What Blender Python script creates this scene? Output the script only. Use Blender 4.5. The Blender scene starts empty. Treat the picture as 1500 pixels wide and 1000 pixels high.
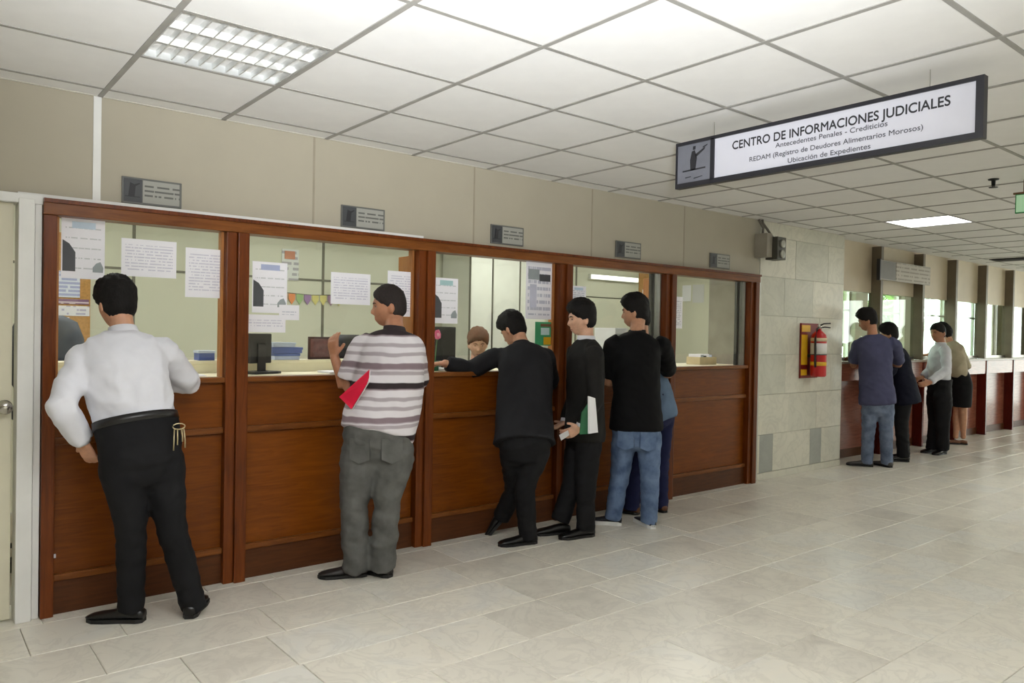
import bpy, bmesh, math, random
from mathutils import Vector, Matrix, noise
random.seed(7)
PI = math.pi
V = Vector
scene = bpy.context.scene
COL = scene.collection

# ------------------------------------------------------------------ camera
S = 0.61 / 0.5325
F_PX, YAW, PITCH, ROLL = 1112.57, .6802, -.0125, .0183
DIST, CAMH = 3.7526 * S, 1.2481 * S
CEIL = CAMH + S
_fw = V((math.sin(YAW) * math.cos(PITCH), math.cos(YAW) * math.cos(PITCH), math.sin(PITCH)))
_r = V((math.cos(YAW), -math.sin(YAW), 0))
_u = _r.cross(_fw)
_r2 = _r * math.cos(ROLL) + _u * math.sin(ROLL)
_u2 = -_r * math.sin(ROLL) + _u * math.cos(ROLL)
CAM = V((0, -DIST, CAMH))
cd = bpy.data.cameras.new('camera')
cam = bpy.data.objects.new('camera', cd)
COL.objects.link(cam)
m3 = Matrix((_r2, _u2, -_fw)).transposed()
cam.matrix_world = Matrix.Translation(CAM) @ m3.to_4x4()
cd.sensor_width = 36
cd.lens = F_PX / 1500 * 36
cd.clip_start = .05
scene.camera = cam

def at(px, py, y=0.0):
    """world point seen at a photograph pixel, at depth plane y"""
    d = _fw + _r2 * ((px - 750) / F_PX) + _u2 * ((500 - py) / F_PX)
    return CAM + d * ((y - CAM.y) / d.y)

# ------------------------------------------------------------------ world, light, exposure
w = bpy.data.worlds.new('world')
scene.world = w
w.use_nodes = True
bg = w.node_tree.nodes['Background']
bg.inputs['Color'].default_value = (.93, 1.0, .92, 1)
bg.inputs['Strength'].default_value = 6.0
scene.view_settings.view_transform = 'Standard'
scene.view_settings.look = 'None'
scene.view_settings.gamma = 1
scene.view_settings.use_curve_mapping = False
scene.view_settings.exposure = 0.0
scene.cycles.max_bounces = 8
scene.cycles.transparent_max_bounces = 16
scene.cycles.sample_clamp_indirect = 6

# photographer's flash, bounced off the ceiling
fl = bpy.data.lights.new('flash', 'SPOT')
fl.energy = 1450
fl.color = (.92, .95, 1)
fl.spot_size = math.radians(93)
fl.spot_blend = 1.0
fl.shadow_soft_size = .05
flo = bpy.data.objects.new('flash', fl)
COL.objects.link(flo)
flo.location = (0.05, -4.45, 1.55)
flo.rotation_euler = (V((.72, -3.5, CEIL)) - flo.location).to_track_quat('-Z', 'Y').to_euler()
LAMP = 110.0      # radiance of the fluorescent panels

# ------------------------------------------------------------------ materials
def lin(c):
    c = c / 255.0
    return c / 12.92 if c <= .04045 else ((c + .055) / 1.055) ** 2.4
def rgb(r, g, b):
    return (lin(r), lin(g), lin(b), 1)
MATS = {}
class NT:
    def __init__(s, name):
        s.m = bpy.data.materials.new(name)
        s.m.use_nodes = True
        s.t = s.m.node_tree
        s.n = s.t.nodes
        s.p = s.n['Principled BSDF']
        s.out = s.n['Material Output']
    def add(s, typ, **kw):
        n = s.n.new(typ)
        for k, v in kw.items():
            setattr(n, k, v)
        return n
    def link(s, a, b):
        s.t.links.new(a, b)
    def val(s, x):
        return x
    def math(s, op, a, b=None, c=None):
        n = s.add('ShaderNodeMath', operation=op)
        for i, q in enumerate((a, b, c)):
            if q is None: continue
            if isinstance(q, (int, float)): n.inputs[i].default_value = q
            else: s.link(q, n.inputs[i])
        return n.outputs[0]
    def coord(s, which='Object', scale=(1, 1, 1)):
        c = s.add('ShaderNodeTexCoord')
        mp = s.add('ShaderNodeMapping')
        mp.inputs['Scale'].default_value = scale
        s.link(c.outputs[which], mp.inputs[0])
        return mp.outputs[0]
    def noise(s, vec, scale, detail=4, rough=.55, dist=0):
        n = s.add('ShaderNodeTexNoise')
        n.inputs['Scale'].default_value = scale
        n.inputs['Detail'].default_value = detail
        n.inputs['Roughness'].default_value = rough
        n.inputs['Distortion'].default_value = dist
        if vec is not None: s.link(vec, n.inputs['Vector'])
        return n.outputs[0]
    def ramp(s, fac, stops):
        n = s.add('ShaderNodeValToRGB')
        e = n.color_ramp.elements
        while len(e) < len(stops): e.new(.5)
        for el, (pos, col) in zip(e, stops):
            el.position = pos
            el.color = col
        s.link(fac, n.inputs[0])
        return n.outputs[0]
    def mix(s, fac, a, b):
        n = s.add('ShaderNodeMix', data_type='RGBA')
        for inp, q in ((n.inputs[0], fac), (n.inputs[6], a), (n.inputs[7], b)):
            if isinstance(q, (int, float, tuple)): inp.default_value = q
            else: s.link(q, inp)
        return n.outputs[2]
    def bump(s, h, strength=.3, dist=.002):
        b = s.add('ShaderNodeBump')
        b.inputs['Strength'].default_value = strength
        b.inputs['Distance'].default_value = dist
        s.link(h, b.inputs['Height'])
        s.link(b.outputs[0], s.p.inputs['Normal'])
    def color(s, c):
        if isinstance(c, tuple): s.p.inputs['Base Color'].default_value = c
        else: s.link(c, s.p.inputs['Base Color'])

def plain(name, c, rough=.5, metal=0, var=.06, nscale=6, spec=.5, bump=0, bscale=120):
    if name in MATS: return MATS[name]
    k = NT(name)
    n = k.noise(k.coord(), nscale)
    d = tuple(max(0, x * (1 - var * 2)) for x in c[:3]) + (1,)
    l = tuple(min(1, x * (1 + var * 2)) for x in c[:3]) + (1,)
    k.color(k.ramp(n, [(.3, d), (.7, l)]))
    k.p.inputs['Roughness'].default_value = rough
    k.p.inputs['Metallic'].default_value = metal
    k.p.inputs['Specular IOR Level'].default_value = spec
    if bump: k.bump(k.noise(k.coord(), bscale, 3), bump, .001)
    MATS[name] = k.m
    return k.m

def wood(name, dark, light, rough=.32, axis='x'):
    k = NT(name)
    sc = {'x': (1.2, 14, 14), 'z': (14, 14, 1.2)}[axis]
    co = k.coord('Object', sc)
    n1 = k.noise(co, 3.0, 6, .6, 1.2)
    n2 = k.noise(k.coord('Object', (1, 1, 1)), 2.2, 2)
    f = k.math('ADD', k.math('MULTIPLY', n1, .7), k.math('MULTIPLY', n2, .3))
    oi = k.add('ShaderNodeObjectInfo')
    f = k.math('ADD', f, k.math('MULTIPLY', k.math('SUBTRACT', oi.outputs['Random'], .5), .12))
    k.color(k.ramp(f, [(.3, dark), (.68, light)]))
    k.p.inputs['Roughness'].default_value = rough
    k.p.inputs['Specular IOR Level'].default_value = .22
    k.bump(n1, .12, .001)
    MATS[name] = k.m
    return k.m

def fabric(name, c, rough=.85, var=.12, c2=None):
    if name in MATS: return MATS[name]
    k = NT(name)
    n = k.noise(k.coord(), 9, 4)
    d = tuple(x * (1 - var) for x in c[:3]) + (1,)
    l = c2 or tuple(min(1, x * (1 + var)) for x in c[:3]) + (1,)
    k.color(k.ramp(n, [(.35, d), (.68, l)]))
    k.p.inputs['Roughness'].default_value = rough
    k.p.inputs['Specular IOR Level'].default_value = .2
    k.bump(k.noise(k.coord(), 420, 2), .25, .0006)
    MATS[name] = k.m
    return k.m

def emit(name, c, s):
    k = NT(name)
    k.color((.9, .9, .9, 1))
    k.p.inputs['Emission Color'].default_value = c
    k.p.inputs['Emission Strength'].default_value = s
    MATS[name] = k.m
    return k.m

def glass_mat(name, tint=(.965, .985, .97, 1), refl=1.0):
    k = NT(name)
    tr = k.add('ShaderNodeBsdfTransparent'); tr.inputs[0].default_value = tint
    gl = k.add('ShaderNodeBsdfGlossy'); gl.inputs['Roughness'].default_value = .015
    ge = k.add('ShaderNodeNewGeometry')
    dt = k.add('ShaderNodeVectorMath', operation='DOT_PRODUCT')
    k.link(ge.outputs['Normal'], dt.inputs[0]); k.link(ge.outputs['Incoming'], dt.inputs[1])
    c1 = k.math('SUBTRACT', 1.0, k.math('ABSOLUTE', dt.outputs['Value']))
    fr = k.math('ADD', .035, k.math('MULTIPLY', k.math('POWER', c1, 5.0), .96))
    mx = k.add('ShaderNodeMixShader')
    k.link(k.math('MULTIPLY', fr, refl), mx.inputs[0])
    k.link(tr.outputs[0], mx.inputs[1]); k.link(gl.outputs[0], mx.inputs[2])
    k.link(mx.outputs[0], k.out.inputs[0])
    MATS[name] = k.m
    return k.m

def print_mat(name, paper, ink, pitch=.012, fill=.45, mx=.01, mz=.02, w=.2, h=.28, wordscale=60, cover=.42):
    """lines of small print on a sheet lying in local XZ, centred on the origin"""
    k = NT(name)
    c = k.add('ShaderNodeTexCoord')
    sp = k.add('ShaderNodeSeparateXYZ'); k.link(c.outputs['Object'], sp.inputs[0])
    X, Z = sp.outputs[0], sp.outputs[2]
    row = k.math('FLOOR', k.math('DIVIDE', Z, pitch))
    fr = k.math('FRACT', k.math('DIVIDE', Z, pitch))
    on = k.math('LESS_THAN', fr, fill)
    cb = k.add('ShaderNodeCombineXYZ'); k.link(k.math('MULTIPLY', X, wordscale), cb.inputs[0]); k.link(k.math('MULTIPLY', row, 7.31), cb.inputs[1])
    n = k.noise(cb.outputs[0], 1.0, 1)
    on = k.math('MULTIPLY', on, k.math('GREATER_THAN', n, cover))
    on = k.math('MULTIPLY', on, k.math('LESS_THAN', k.math('ABSOLUTE', X), w / 2 - mx))
    on = k.math('MULTIPLY', on, k.math('LESS_THAN', k.math('ABSOLUTE', Z), h / 2 - mz))
    k.color(k.mix(on, paper, ink))
    k.p.inputs['Roughness'].default_value = .6
    MATS[name] = k.m
    return k.m

def marble(name, stops, scale=2.2, rough=.25, vein=.5, per_object=.5):
    k = NT(name)
    co = k.coord('Object')
    oi = k.add('ShaderNodeObjectInfo')
    off = k.add('ShaderNodeVectorMath', operation='MULTIPLY_ADD')
    cb = k.add('ShaderNodeCombineXYZ')
    for i in range(3): k.link(k.math('MULTIPLY', oi.outputs['Random'], 37.0 + 11 * i), cb.inputs[i])
    off.inputs[1].default_value = (1, 1, 1)
    k.link(co, off.inputs[0]); k.link(cb.outputs[0], off.inputs[2])
    v = off.outputs[0]
    n = k.noise(v, scale, 5, .55, .8)
    fac = k.math('ADD', k.math('MULTIPLY', n, 1 - per_object), k.math('MULTIPLY', oi.outputs['Random'], per_object))
    base = k.ramp(fac, stops)
    vn = k.noise(v, scale * 1.3, 6, .6, 2.2)
    ve = k.math('SUBTRACT', 1.0, k.math('MULTIPLY', k.math('ABSOLUTE', k.math('SUBTRACT', vn, .5)), 18.0))
    ve = k.math('MULTIPLY', k.math('MAXIMUM', ve, 0.0), vein)
    k.color(k.mix(ve, base, tuple(x * .72 for x in stops[0][1][:3]) + (1,)))
    k.p.inputs['Roughness'].default_value = rough
    k.p.inputs['Specular IOR Level'].default_value = .4
    k.bump(k.noise(v, 40, 3), .04, .001)
    MATS[name] = k.m
    return k.m

FLOORM = marble('floor_marble', [(.15, rgb(192, 186, 174)), (.38, rgb(216, 211, 198)), (.55, rgb(226, 221, 207)), (.72, rgb(218, 216, 207)), (.92, rgb(230, 225, 212))], 3.0, .3, .22, .35)
COLM = marble('pier_marble', [(.2, rgb(186, 186, 172)), (.5, rgb(205, 203, 188)), (.8, rgb(214, 210, 194))], 2.4, .3, .25, .45)
COLG = marble('pier_marble_grey', [(.2, rgb(150, 153, 146)), (.8, rgb(172, 174, 166))], 2.4, .3, .2, .45)
GROUT = plain('grout', rgb(158, 152, 138), .9)
WOOD = wood('wood_panel', rgb(88, 41, 3), rgb(126, 66, 8), .36, 'x')
WOODZ = wood('wood_post', rgb(74, 32, 8), rgb(116, 58, 18), .32, 'z')
WOODD = wood('wood_kick', rgb(62, 32, 14), rgb(92, 52, 24), .45, 'x')
WOODL = wood('wood_moulding', rgb(92, 48, 14), rgb(134, 80, 34), .3, 'x')
WOODI = wood('wood_inside', rgb(150, 96, 52), rgb(186, 128, 74), .4, 'z')
WOODF = wood('wood_far', rgb(120, 66, 52), rgb(158, 100, 80), .2, 'x')
WOODFD = wood('wood_far_fin', rgb(72, 18, 12), rgb(98, 30, 20), .25, 'z')
WALLM = plain('wall_beige', rgb(166, 159, 141), .6, var=.02, nscale=2)
WALLI = plain('booth_wall_green', rgb(206, 206, 184), .6, var=.015, nscale=2)
SEAM = plain('seam_dark', rgb(110, 108, 92), .5)
SEAML = plain('seam_beige', rgb(148, 140, 122), .6)
WHITEP = plain('white_paint', rgb(226, 226, 222), .4, var=.02)
DOORM = plain('door_cream', rgb(208, 203, 180), .45, var=.02)
CHROME = plain('chrome', rgb(200, 198, 190), .22, 1)
ALU = plain('aluminium', rgb(176, 174, 166), .35, .8)
DARKFR = plain('dark_frame', rgb(40, 40, 38), .4)
TILEM = plain('ceiling_tile', rgb(226, 225, 222), .85, var=.01, nscale=8, bump=.15, bscale=300)
TBAR = plain('ceiling_tee', rgb(150, 148, 142), .5)
CAB = plain('cabinet_grey', rgb(212, 213, 200), .4, var=.02)
CREAM = plain('desk_cream', rgb(236, 230, 200), .4, var=.02)
BLACKP = plain('black_plastic', rgb(26, 26, 28), .4)
GREYP = plain('grey_plastic', rgb(70, 72, 74), .45)
PAPER = plain('paper', rgb(236, 236, 240), .6, var=.01)
GLASS = glass_mat('window_glass')
GLASSF = glass_mat('far_glass', (.9, .95, .92, 1))

# ------------------------------------------------------------------ mesh helpers
class MB:
    def __init__(s):
        s.v, s.f = [], []
    def box(s, x0, x1, y0, y1, z0, z1):
        b = len(s.v)
        s.v += [(x0, y0, z0), (x1, y0, z0), (x1, y1, z0), (x0, y1, z0), (x0, y0, z1), (x1, y0, z1), (x1, y1, z1), (x0, y1, z1)]
        s.f += [tuple(b + i for i in q) for q in ((3, 2, 1, 0), (4, 5, 6, 7), (0, 1, 5, 4), (1, 2, 6, 5), (2, 3, 7, 6), (3, 0, 4, 7))]
        return s
    def rings(s, rings, cap0=True, cap1=True, closed=True):
        b = len(s.v); n = len(rings[0])
        for r in rings: s.v += [tuple(p) for p in r]
        for i in range(len(rings) - 1):
            for j in range(n if closed else n - 1):
                k = (j + 1) % n
                s.f.append((b + i * n + j, b + i * n + k, b + (i + 1) * n + k, b + (i + 1) * n + j))
        if cap0: s.f.append(tuple(b + j for j in reversed(range(n))))
        if cap1: s.f.append(tuple(b + (len(rings) - 1) * n + j for j in range(n)))
        return s
    def tube(s, pts, r, n=8):
        pts = [V(p) for p in pts]; rr = []
        for i, p in enumerate(pts):
            t = (pts[min(i + 1, len(pts) - 1)] - pts[max(i - 1, 0)]).normalized()
            a = t.cross(V((0, 0, 1)) if abs(t.z) < .9 else V((1, 0, 0))).normalized(); c = t.cross(a)
            q = r[i] if isinstance(r, (list, tuple)) else r
            rr.append([p + a * (q * math.cos(2 * PI * j / n)) + c * (q * math.sin(2 * PI * j / n)) for j in range(n)])
        return s.rings(rr)
    def lathe(s, prof, c=(0, 0, 0), n=20, axis='z'):
        rr = []
        for rad, h in prof:
            ring = []
            for j in range(n):
                a = 2 * PI * j / n
                p = (rad * math.cos(a), rad * math.sin(a), h)
                if axis == 'y': p = (rad * math.cos(a), h, -rad * math.sin(a))
                if axis == 'x': p = (h, rad * math.cos(a), rad * math.sin(a))
                ring.append((p[0] + c[0], p[1] + c[1], p[2] + c[2]))
            rr.append(ring)
        return s.rings(rr)
    def prism(s, poly, y0, y1):
        """polygon in XZ extruded along y"""
        return s.rings([[(x, y1, z) for x, z in poly], [(x, y0, z) for x, z in poly]])
    def ellipsoid(s, c, r, n=12, m=8, M=None):
        c = V(c); rr = []
        for i in range(1, m):
            t = PI * i / m
            ring = []
            for j in range(n):
                a = 2 * PI * j / n
                p = V((r[0] * math.sin(t) * math.cos(a), r[1] * math.sin(t) * math.sin(a), -r[2] * math.cos(t)))
                if M: p = M @ p
                ring.append(c + p)
            rr.append(ring)
        return s.rings(rr)
    def xform(s, M):
        s.v = [tuple(M @ V(p)) for p in s.v]
        return s
    def mesh(s, name, mat, smooth=False, bevel=0):
        me = bpy.data.meshes.new(name)
        me.from_pydata([tuple(p) for p in s.v], [], s.f)
        if bevel:
            bm = bmesh.new(); bm.from_mesh(me)
            bmesh.ops.bevel(bm, geom=bm.edges[:], offset=bevel, segments=2, profile=.6, affect='EDGES')
            bm.to_mesh(me); bm.free()
        if mat: me.materials.append(mat)
        if smooth:
            for p in me.polygons: p.use_smooth = True
        return me
    def build(s, name, mat, parent=None, smooth=False, bevel=0, origin=None):
        if origin is not None:
            o = V(origin)
            s.v = [tuple(V(p) - o) for p in s.v]
        ob = bpy.data.objects.new(name, s.mesh(name, mat, smooth, bevel))
        COL.objects.link(ob)
        if parent:
            ob.parent = parent
            if origin is not None: ob.location = V(origin) - wloc(parent)
            else: ob.location = -wloc(parent)
        elif origin is not None:
            ob.location = origin
        return ob
def wloc(o):
    l = V(o.location)
    while o.parent:
        o = o.parent; l += o.location
    return l
def empty(name, loc):
    o = bpy.data.objects.new(name, None); COL.objects.link(o); o.location = loc
    o.empty_display_size = .05
    return o
def tag(o, label=None, cat=None, group=None, kind=None):
    if label: o['label'] = label
    if cat: o['category'] = cat
    if group: o['group'] = group
    if kind: o['kind'] = kind
    return o
def box(name, x0, x1, y0, y1, z0, z1, mat, parent=None, bevel=0):
    c = ((x0 + x1) / 2, (y0 + y1) / 2, z0)
    return MB().box(x0, x1, y0, y1, z0, z1).build(name, mat, parent, bevel=bevel, origin=c)
def struct(o, label=None):
    o['kind'] = 'structure'
    if label: o['label'] = label
    return o
def place(me, name, loc, parent=None, rot=None):
    o = bpy.data.objects.new(name, me); COL.objects.link(o)
    if parent: o.parent = parent; o.location = V(loc) - wloc(parent)
    else: o.location = loc
    if rot: o.rotation_euler = rot
    return o

# ================================================================== SETTING
XL, XR, YB = -3.0, 19.0, -6.2          # corridor extents
G0, J1, T = .6833 * S, -.1373 * S, .61   # ceiling grid origin

# ---- floor
floor = struct(box('floor', XL, XR, YB, .6, -.15, -.006, GROUT), 'marble slab floor of the corridor')
TM = {}
def tile_mesh(L, W, name, mat, th=.012, bev=.0022):
    key = (round(L, 3), round(W, 3), name)
    if key not in TM:
        TM[key] = MB().box(-L / 2, L / 2, -W / 2, W / 2, -th, 0).mesh(name, mat, bevel=0)
        bm = bmesh.new(); bm.from_mesh(TM[key])
        top = [e for e in bm.edges if all(v.co.z > -1e-5 for v in e.verts)]
        bmesh.ops.bevel(bm, geom=top, offset=bev, segments=1, affect='EDGES')
        bm.to_mesh(TM[key]); bm.free()
    return TM[key]
ROW = .3795
rest = MB(); cand = []
for r in range(17):
    y1 = .28 - .01 - r * ROW if False else .27 - r * ROW
    yc = y1 - ROW / 2
    x = XL + random.random() * .4
    if r == 8: x = XL - .05
    while x < XR - .9:
        L = random.choice([.38, .38, .57, .57, .76])
        xc = x + L / 2
        cand.append((xc, yc, L)); x += L
def vis(xc, yc):
    d = V((xc, yc, 0)) - CAM
    z = d.dot(_fw)
    if z < .3: return None
    px, py = 750 + F_PX * d.dot(_r2) / z, 500 - F_PX * d.dot(_u2) / z
    if -80 < px < 1580 and py < 1080: return d.length
    return None
sc_ = [(vis(a, b), a, b, L) for a, b, L in cand]
visn = sorted([q for q in sc_ if q[0] is not None])
for q in visn[:300]:
    place(tile_mesh(q[3] - .003, ROW - .003, 'tile', FLOORM), 'tile', (q[1], q[2], random.uniform(-.0006, .0002)), floor)
for q in visn[300:] + [q for q in sc_ if q[0] is None]:
    _, a, b, L = q
    rest.box(a - L / 2 + .0015, a + L / 2 - .0015, b - ROW / 2 + .0015, b + ROW / 2 - .0015, -.006, 0)
o = rest.build('far_tiles', FLOORM, floor); o['kind'] = 'stuff'

# ---- ceiling
ceil_ = struct(box('ceiling', XL, XR, YB, .6, CEIL + .03, CEIL + .15, TILEM), 'suspended ceiling of square white tiles')
ys = [0.0, J1] + [J1 - T * k for k in range(1, 11)]
lamps = {(0, 1), (11, 1), (22, 1)}          # cells holding a luminaire: (column, row) with row 1 = second full row
added_lamps = {(-3, 7), (1, 7), (5, 7), (9, 7), (13, 7), (17, 7), (21, 7), (-3, 4), (0, 4), (11, 4), (16, 4)}  # unseen panels added out of view to brighten the corridor
ctm = MB().box(-T / 2 + .008, T / 2 - .008, -T / 2 + .008, T / 2 - .008, 0, .015).mesh('ceiling_tile', TILEM)
ces = MB().box(-T / 2 + .008, T / 2 - .008, J1 / 2 + .006, -J1 / 2 - .004, 0, .015).mesh('ceiling_tile', TILEM)
restc = MB(); cc = []
for i in range(-6, 30):
    xc = G0 + T * (i + .5)
    if xc > XR - .2: break
    cc.append((xc, J1 / 2, True, i, -1))
    for j in range(0, 9):
        if (i, j) in lamps or (i, j) in added_lamps: continue
        cc.append((xc, J1 - T * (j + .5), False, i, j))
def visc(xc, yc):
    d = V((xc, yc, CEIL)) - CAM
    z = d.dot(_fw)
    if z < .3: return None
    px, py = 750 + F_PX * d.dot(_r2) / z, 500 - F_PX * d.dot(_u2) / z
    return d.length if -150 < px < 1650 and py > -220 else None
cl = sorted([(visc(q[0], q[1]), q) for q in cc if visc(q[0], q[1]) is not None], key=lambda t: t[0])
near = set(id(q) for _, q in cl[:300])
for q in cc:
    if id(q) in near: place(ces if q[2] else ctm, 'ceiling_tile', (q[0], q[1], CEIL), ceil_)
    else:
        h = (-J1 if q[2] else T) / 2 - .006
        restc.box(q[0] - T / 2 + .008, q[0] + T / 2 - .008, q[1] - h, q[1] + h, CEIL, CEIL + .015)
o = restc.build('far_ceiling_tiles', TILEM, ceil_); o['kind'] = 'stuff'
bl = -YB
for i in range(-6, 30):
    x = G0 + T * i
    if x > XR: break
    box('grid_bar', x - .012, x + .012, YB, 0, CEIL - .004, CEIL + .02, TBAR, ceil_)
for y in ys[1:]:
    box('grid_bar', XL, XR, y - .011, y + .011, CEIL - .003, CEIL + .02, TBAR, ceil_)
box('grid_bar', XL, 8.24, -.012, 0, CEIL - .004, CEIL + .02, plain('edge_angle', rgb(190, 186, 174), .5), ceil_)

# ---- walls
LAMPW = emit('tube_glow', (1, .99, .96, 1), LAMP)
# counter wall above the windows: one panel per joint
ZT = 2.035                                 # top of the wooden window row
wall_c = struct(empty('wall_counter', (3.3, .08, ZT)), 'beige panelled wall above the wooden service windows')
joints = [XL, -.39, .77, 1.93, 3.115, 4.27, 5.42, 6.6]
for a, b in zip(joints[:-1], joints[1:]):
    box('wall_panel', a + .002, b - .002, 0, .16, ZT, CEIL + .03, WALLM, wall_c, bevel=.0015)
for j in joints[3:-1]:
    box('joint_strip', j - .006, j + .006, -.0012, .012, ZT, CEIL, SEAML, wall_c)
box('joint_strip', .755, .79, -.006, .01, 2.03, CEIL, WHITEP, wall_c)
box('edge_strip', .44, 2.7, -.012, .0, ZT - .002, ZT + .018, WHITEP, wall_c)
# left: door, jambs, wall beyond
door = struct(empty('door_1', (-.1, .02, 0)), 'cream door with round chrome knob beside the counter')
box('door_leaf', -.5, .425, .015, .055, .012, 2.0, DOORM, door, bevel=.002)
MB().lathe([(.0, -.004), (.034, -.004), (.034, -.012), (.014, -.016), (.013, -.04), (.026, -.048), (.031, -.06), (.026, -.074), (0, -.078)], (.395, .015, 1.03), 20, 'y').build('knob', CHROME, door, True)
box('jamb', .44, .505, -.045, .1, 0, 2.02, WHITEP, door, bevel=.003)
box('jamb', .508, .538, -.02, .1, 0, 2.02, WHITEP, door, bevel=.003)
box('head_jamb', -.6, .54, -.03, .1, 2.0, ZT + .01, WHITEP, door, bevel=.003)
struct(box('wall_left_front', XL, -.6, 0, .16, 0, 2.03, WALLM))
# outer shell
struct(box('wall_back', XL, XR, YB - .15, YB, -.15, CEIL + .15, plain('wall_opposite', rgb(205, 198, 180), .6)))
struct(box('wall_left', XL - .15, XL, YB, 4.2, -.15, CEIL + .15, WALLM))
# right end wall with a wide window
we = struct(empty('wall_right', (XR, -3, 0)), 'end wall of the corridor around a wide daylight window')
box('wall_panel', XR, XR + .2, YB, .6, -.15, .04, WALLM, we)
box('wall_panel', XR, XR + .2, YB, .6, 2.4, CEIL + .15, WALLM, we)
box('wall_panel', XR, XR + .2, YB, -5.4, .04, 2.4, WALLM, we)
box('wall_panel', XR, XR + .2, -.3, .6, .04, 2.4, WALLM, we)
for y in (-4.2, -2.9, -1.6): box('mullion', XR + .05, XR + .13, y - .03, y + .03, .04, 2.4, ALU, we)
# skirting of the booth end: aluminium strip beside the pier
struct(box('trim_1', 6.545, 6.6, -.02, .1, 0, ZT, ALU, bevel=.003), 'aluminium strip between last wooden counter and marble pier')

# ---- marble pier
pier = struct(empty('wall_pier', (7.4, .1, 0)), 'pier clad in pale marble slabs carrying a fire extinguisher')
box('core', 6.61, 8.235, .012, .6, 0, CEIL + .02, GROUT, pier)
zs = [.07, .45, .85, 1.25, 1.64, 2.03, 2.43, CEIL + .02]
box('skirting', 6.605, 8.245, -.008, .02, 0, .068, COLM, pier, bevel=.003)
cuts = {0: [6.605, 6.66, 6.9, 7.61, 7.84, 8.245], 1: [6.605, 7.18, 7.72, 8.245], 2: [6.605, 7.1, 8.0, 8.245], 3: [6.605, 7.3, 7.75, 8.245], 4: [6.605, 7.05, 7.6, 8.245], 5: [6.605, 7.25, 7.9, 8.245], 6: [6.605, 7.4, 8.245]}
for r in range(7):
    c = cuts[r]
    for k, (a, b) in enumerate(zip(c[:-1], c[1:])):
        g = r == 0 and k in (1, 3)
        pr = random.uniform(0, .0025)
        box('slab', a + .0012, b - .0012, -pr, .014, zs[r] + .0012, zs[r + 1] - .0012, COLG if g else COLM, pier, bevel=.0012)
    box('slab', 8.236, 8.249, .0, .6, zs[r] + .0012, zs[r + 1] - .0012, COLM, pier)

# ================================================================== SERVICE WINDOWS
posts = [1.47, 2.71, 3.96, 5.2, 6.455]
edges_ = [(.60, 1.41), (1.53, 2.645), (2.775, 3.895), (4.025, 5.135), (5.265, 6.39)]
ZL = 1.15
which = ['first wooden counter bay beside the cream door', 'second wooden counter bay from the cream door', 'middle wooden counter bay of the five', 'wooden counter bay next but one to the marble pier', 'last wooden counter bay beside the marble pier']
ctop = struct(box('trim_2', .54, 6.545, -.05, .07, 1.955, ZT - .002, WOODL, bevel=.004), 'long wooden header rail above the service windows')
MB().box(.54, 6.545, -.062, -.05, 2.012, ZT - .004).build('moulding', WOODZ, ctop)
for n, (a, b) in enumerate(edges_):
    lp = .54 if n == 0 else a - .06
    ctr = empty('service_counter', ((a + b) / 2, 0, 0))
    tag(ctr, which[n] + ', brown panelled front', 'counter')
    x0, x1 = a - .002, b + .002
    box('upper_panel', x0, x1, .0, .03, .868, ZL - .03, WOOD, ctr)
    box('lower_panel', x0, x1, .008, .03, .19, .838, WOOD, ctr)
    box('mid_rail', x0, x1, -.018, .02, .836, .87, WOODL, ctr, bevel=.005)
    box('bottom_rail', x0, x1, -.022, .02, .165, .198, WOODL, ctr, bevel=.006)
    box('kickboard', x0, x1, -.008, .02, 0, .165, WOODD, ctr)
    box('ledge', x0, x1, -.035, .045, ZL - .03, ZL, WOODL, ctr, bevel=.006)
    if n == 0:
        box('post', .542, .598, -.045, .075, 0, 1.954, WOODZ, ctr, bevel=.004)
        # small keyhole plate low on the panel
        p = at(77, 815, .0)
        box('paper_scrap', p.x - .015, p.x + .015, .004, .009, p.z - .01, p.z + .01, PAPER, ctr)
    p = posts[n]
    po = box('post', p - .005, p + .058, -.065, .075, 0, 1.954, WOODZ, ctr, bevel=.005)
    box('post_stile', p - .06, p - .006, -.045, .075, 0, 1.954, WOODZ, ctr, bevel=.004)
    # glazing
    wn = struct(empty('window_%d' % (n + 1), ((a + b) / 2, .03, ZL)), 'clear glass of service window, ' + which[n].split(',')[0])
    for (q0, q1, q2, q3) in ((a, a + .014, ZL, 1.955), (b - .014, b, ZL, 1.955)):
        box('glazing_bead', q0, q1, .01, .06, q2, q3, ALU if n > 2 else WOODI, wn)
    box('glass_pane', a + .014, b - .014, .03, .036, ZL + .11, 1.955, GLASS, wn)
    if n > 2:
        box('frame_stile', b - .05, b - .0145, .04, .07, ZL, 1.955, ALU, wn)
        box('frame_stile', b - .085, b - .0505, .05, .075, ZL, 1.955, DARKFR, wn)

# booth interior -------------------------------------------------
YW = 2.5
box_in = struct(empty('wall_booth', (4, YW, 0)), 'pale green panelled wall behind the service windows')
sx = [-.6, 1.5, 3.16, 4.83, 6.5, 8.3]
for a, b in zip(sx[:-1], sx[1:]):
    for z0, z1 in ((0, 1.88), (1.895, 2.56)):
        box('wall_panel', a + .006, b - .006, YW, YW + .05, z0, z1, WALLI, box_in)
box('backing', -.6, 8.3, YW + .03, YW + .06, 0, 2.56, SEAM, box_in)
for j in sx[1:-1]: box('joint_strip', j - .012, j + .012, YW - .006, YW + .02, 0, 2.56, SEAM, box_in)
box('joint_strip', -.6, 4.83, YW - .005, YW + .02, 1.878, 1.898, SEAM, box_in)
struct(box('wall_booth_left', -.75, -.6, .16, YW + .06, 0, 2.56, WALLI))
struct(box('wall_booth_right', 8.3, 8.4, .36, YW + .06, 0, CEIL + .1, WALLI))
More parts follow.
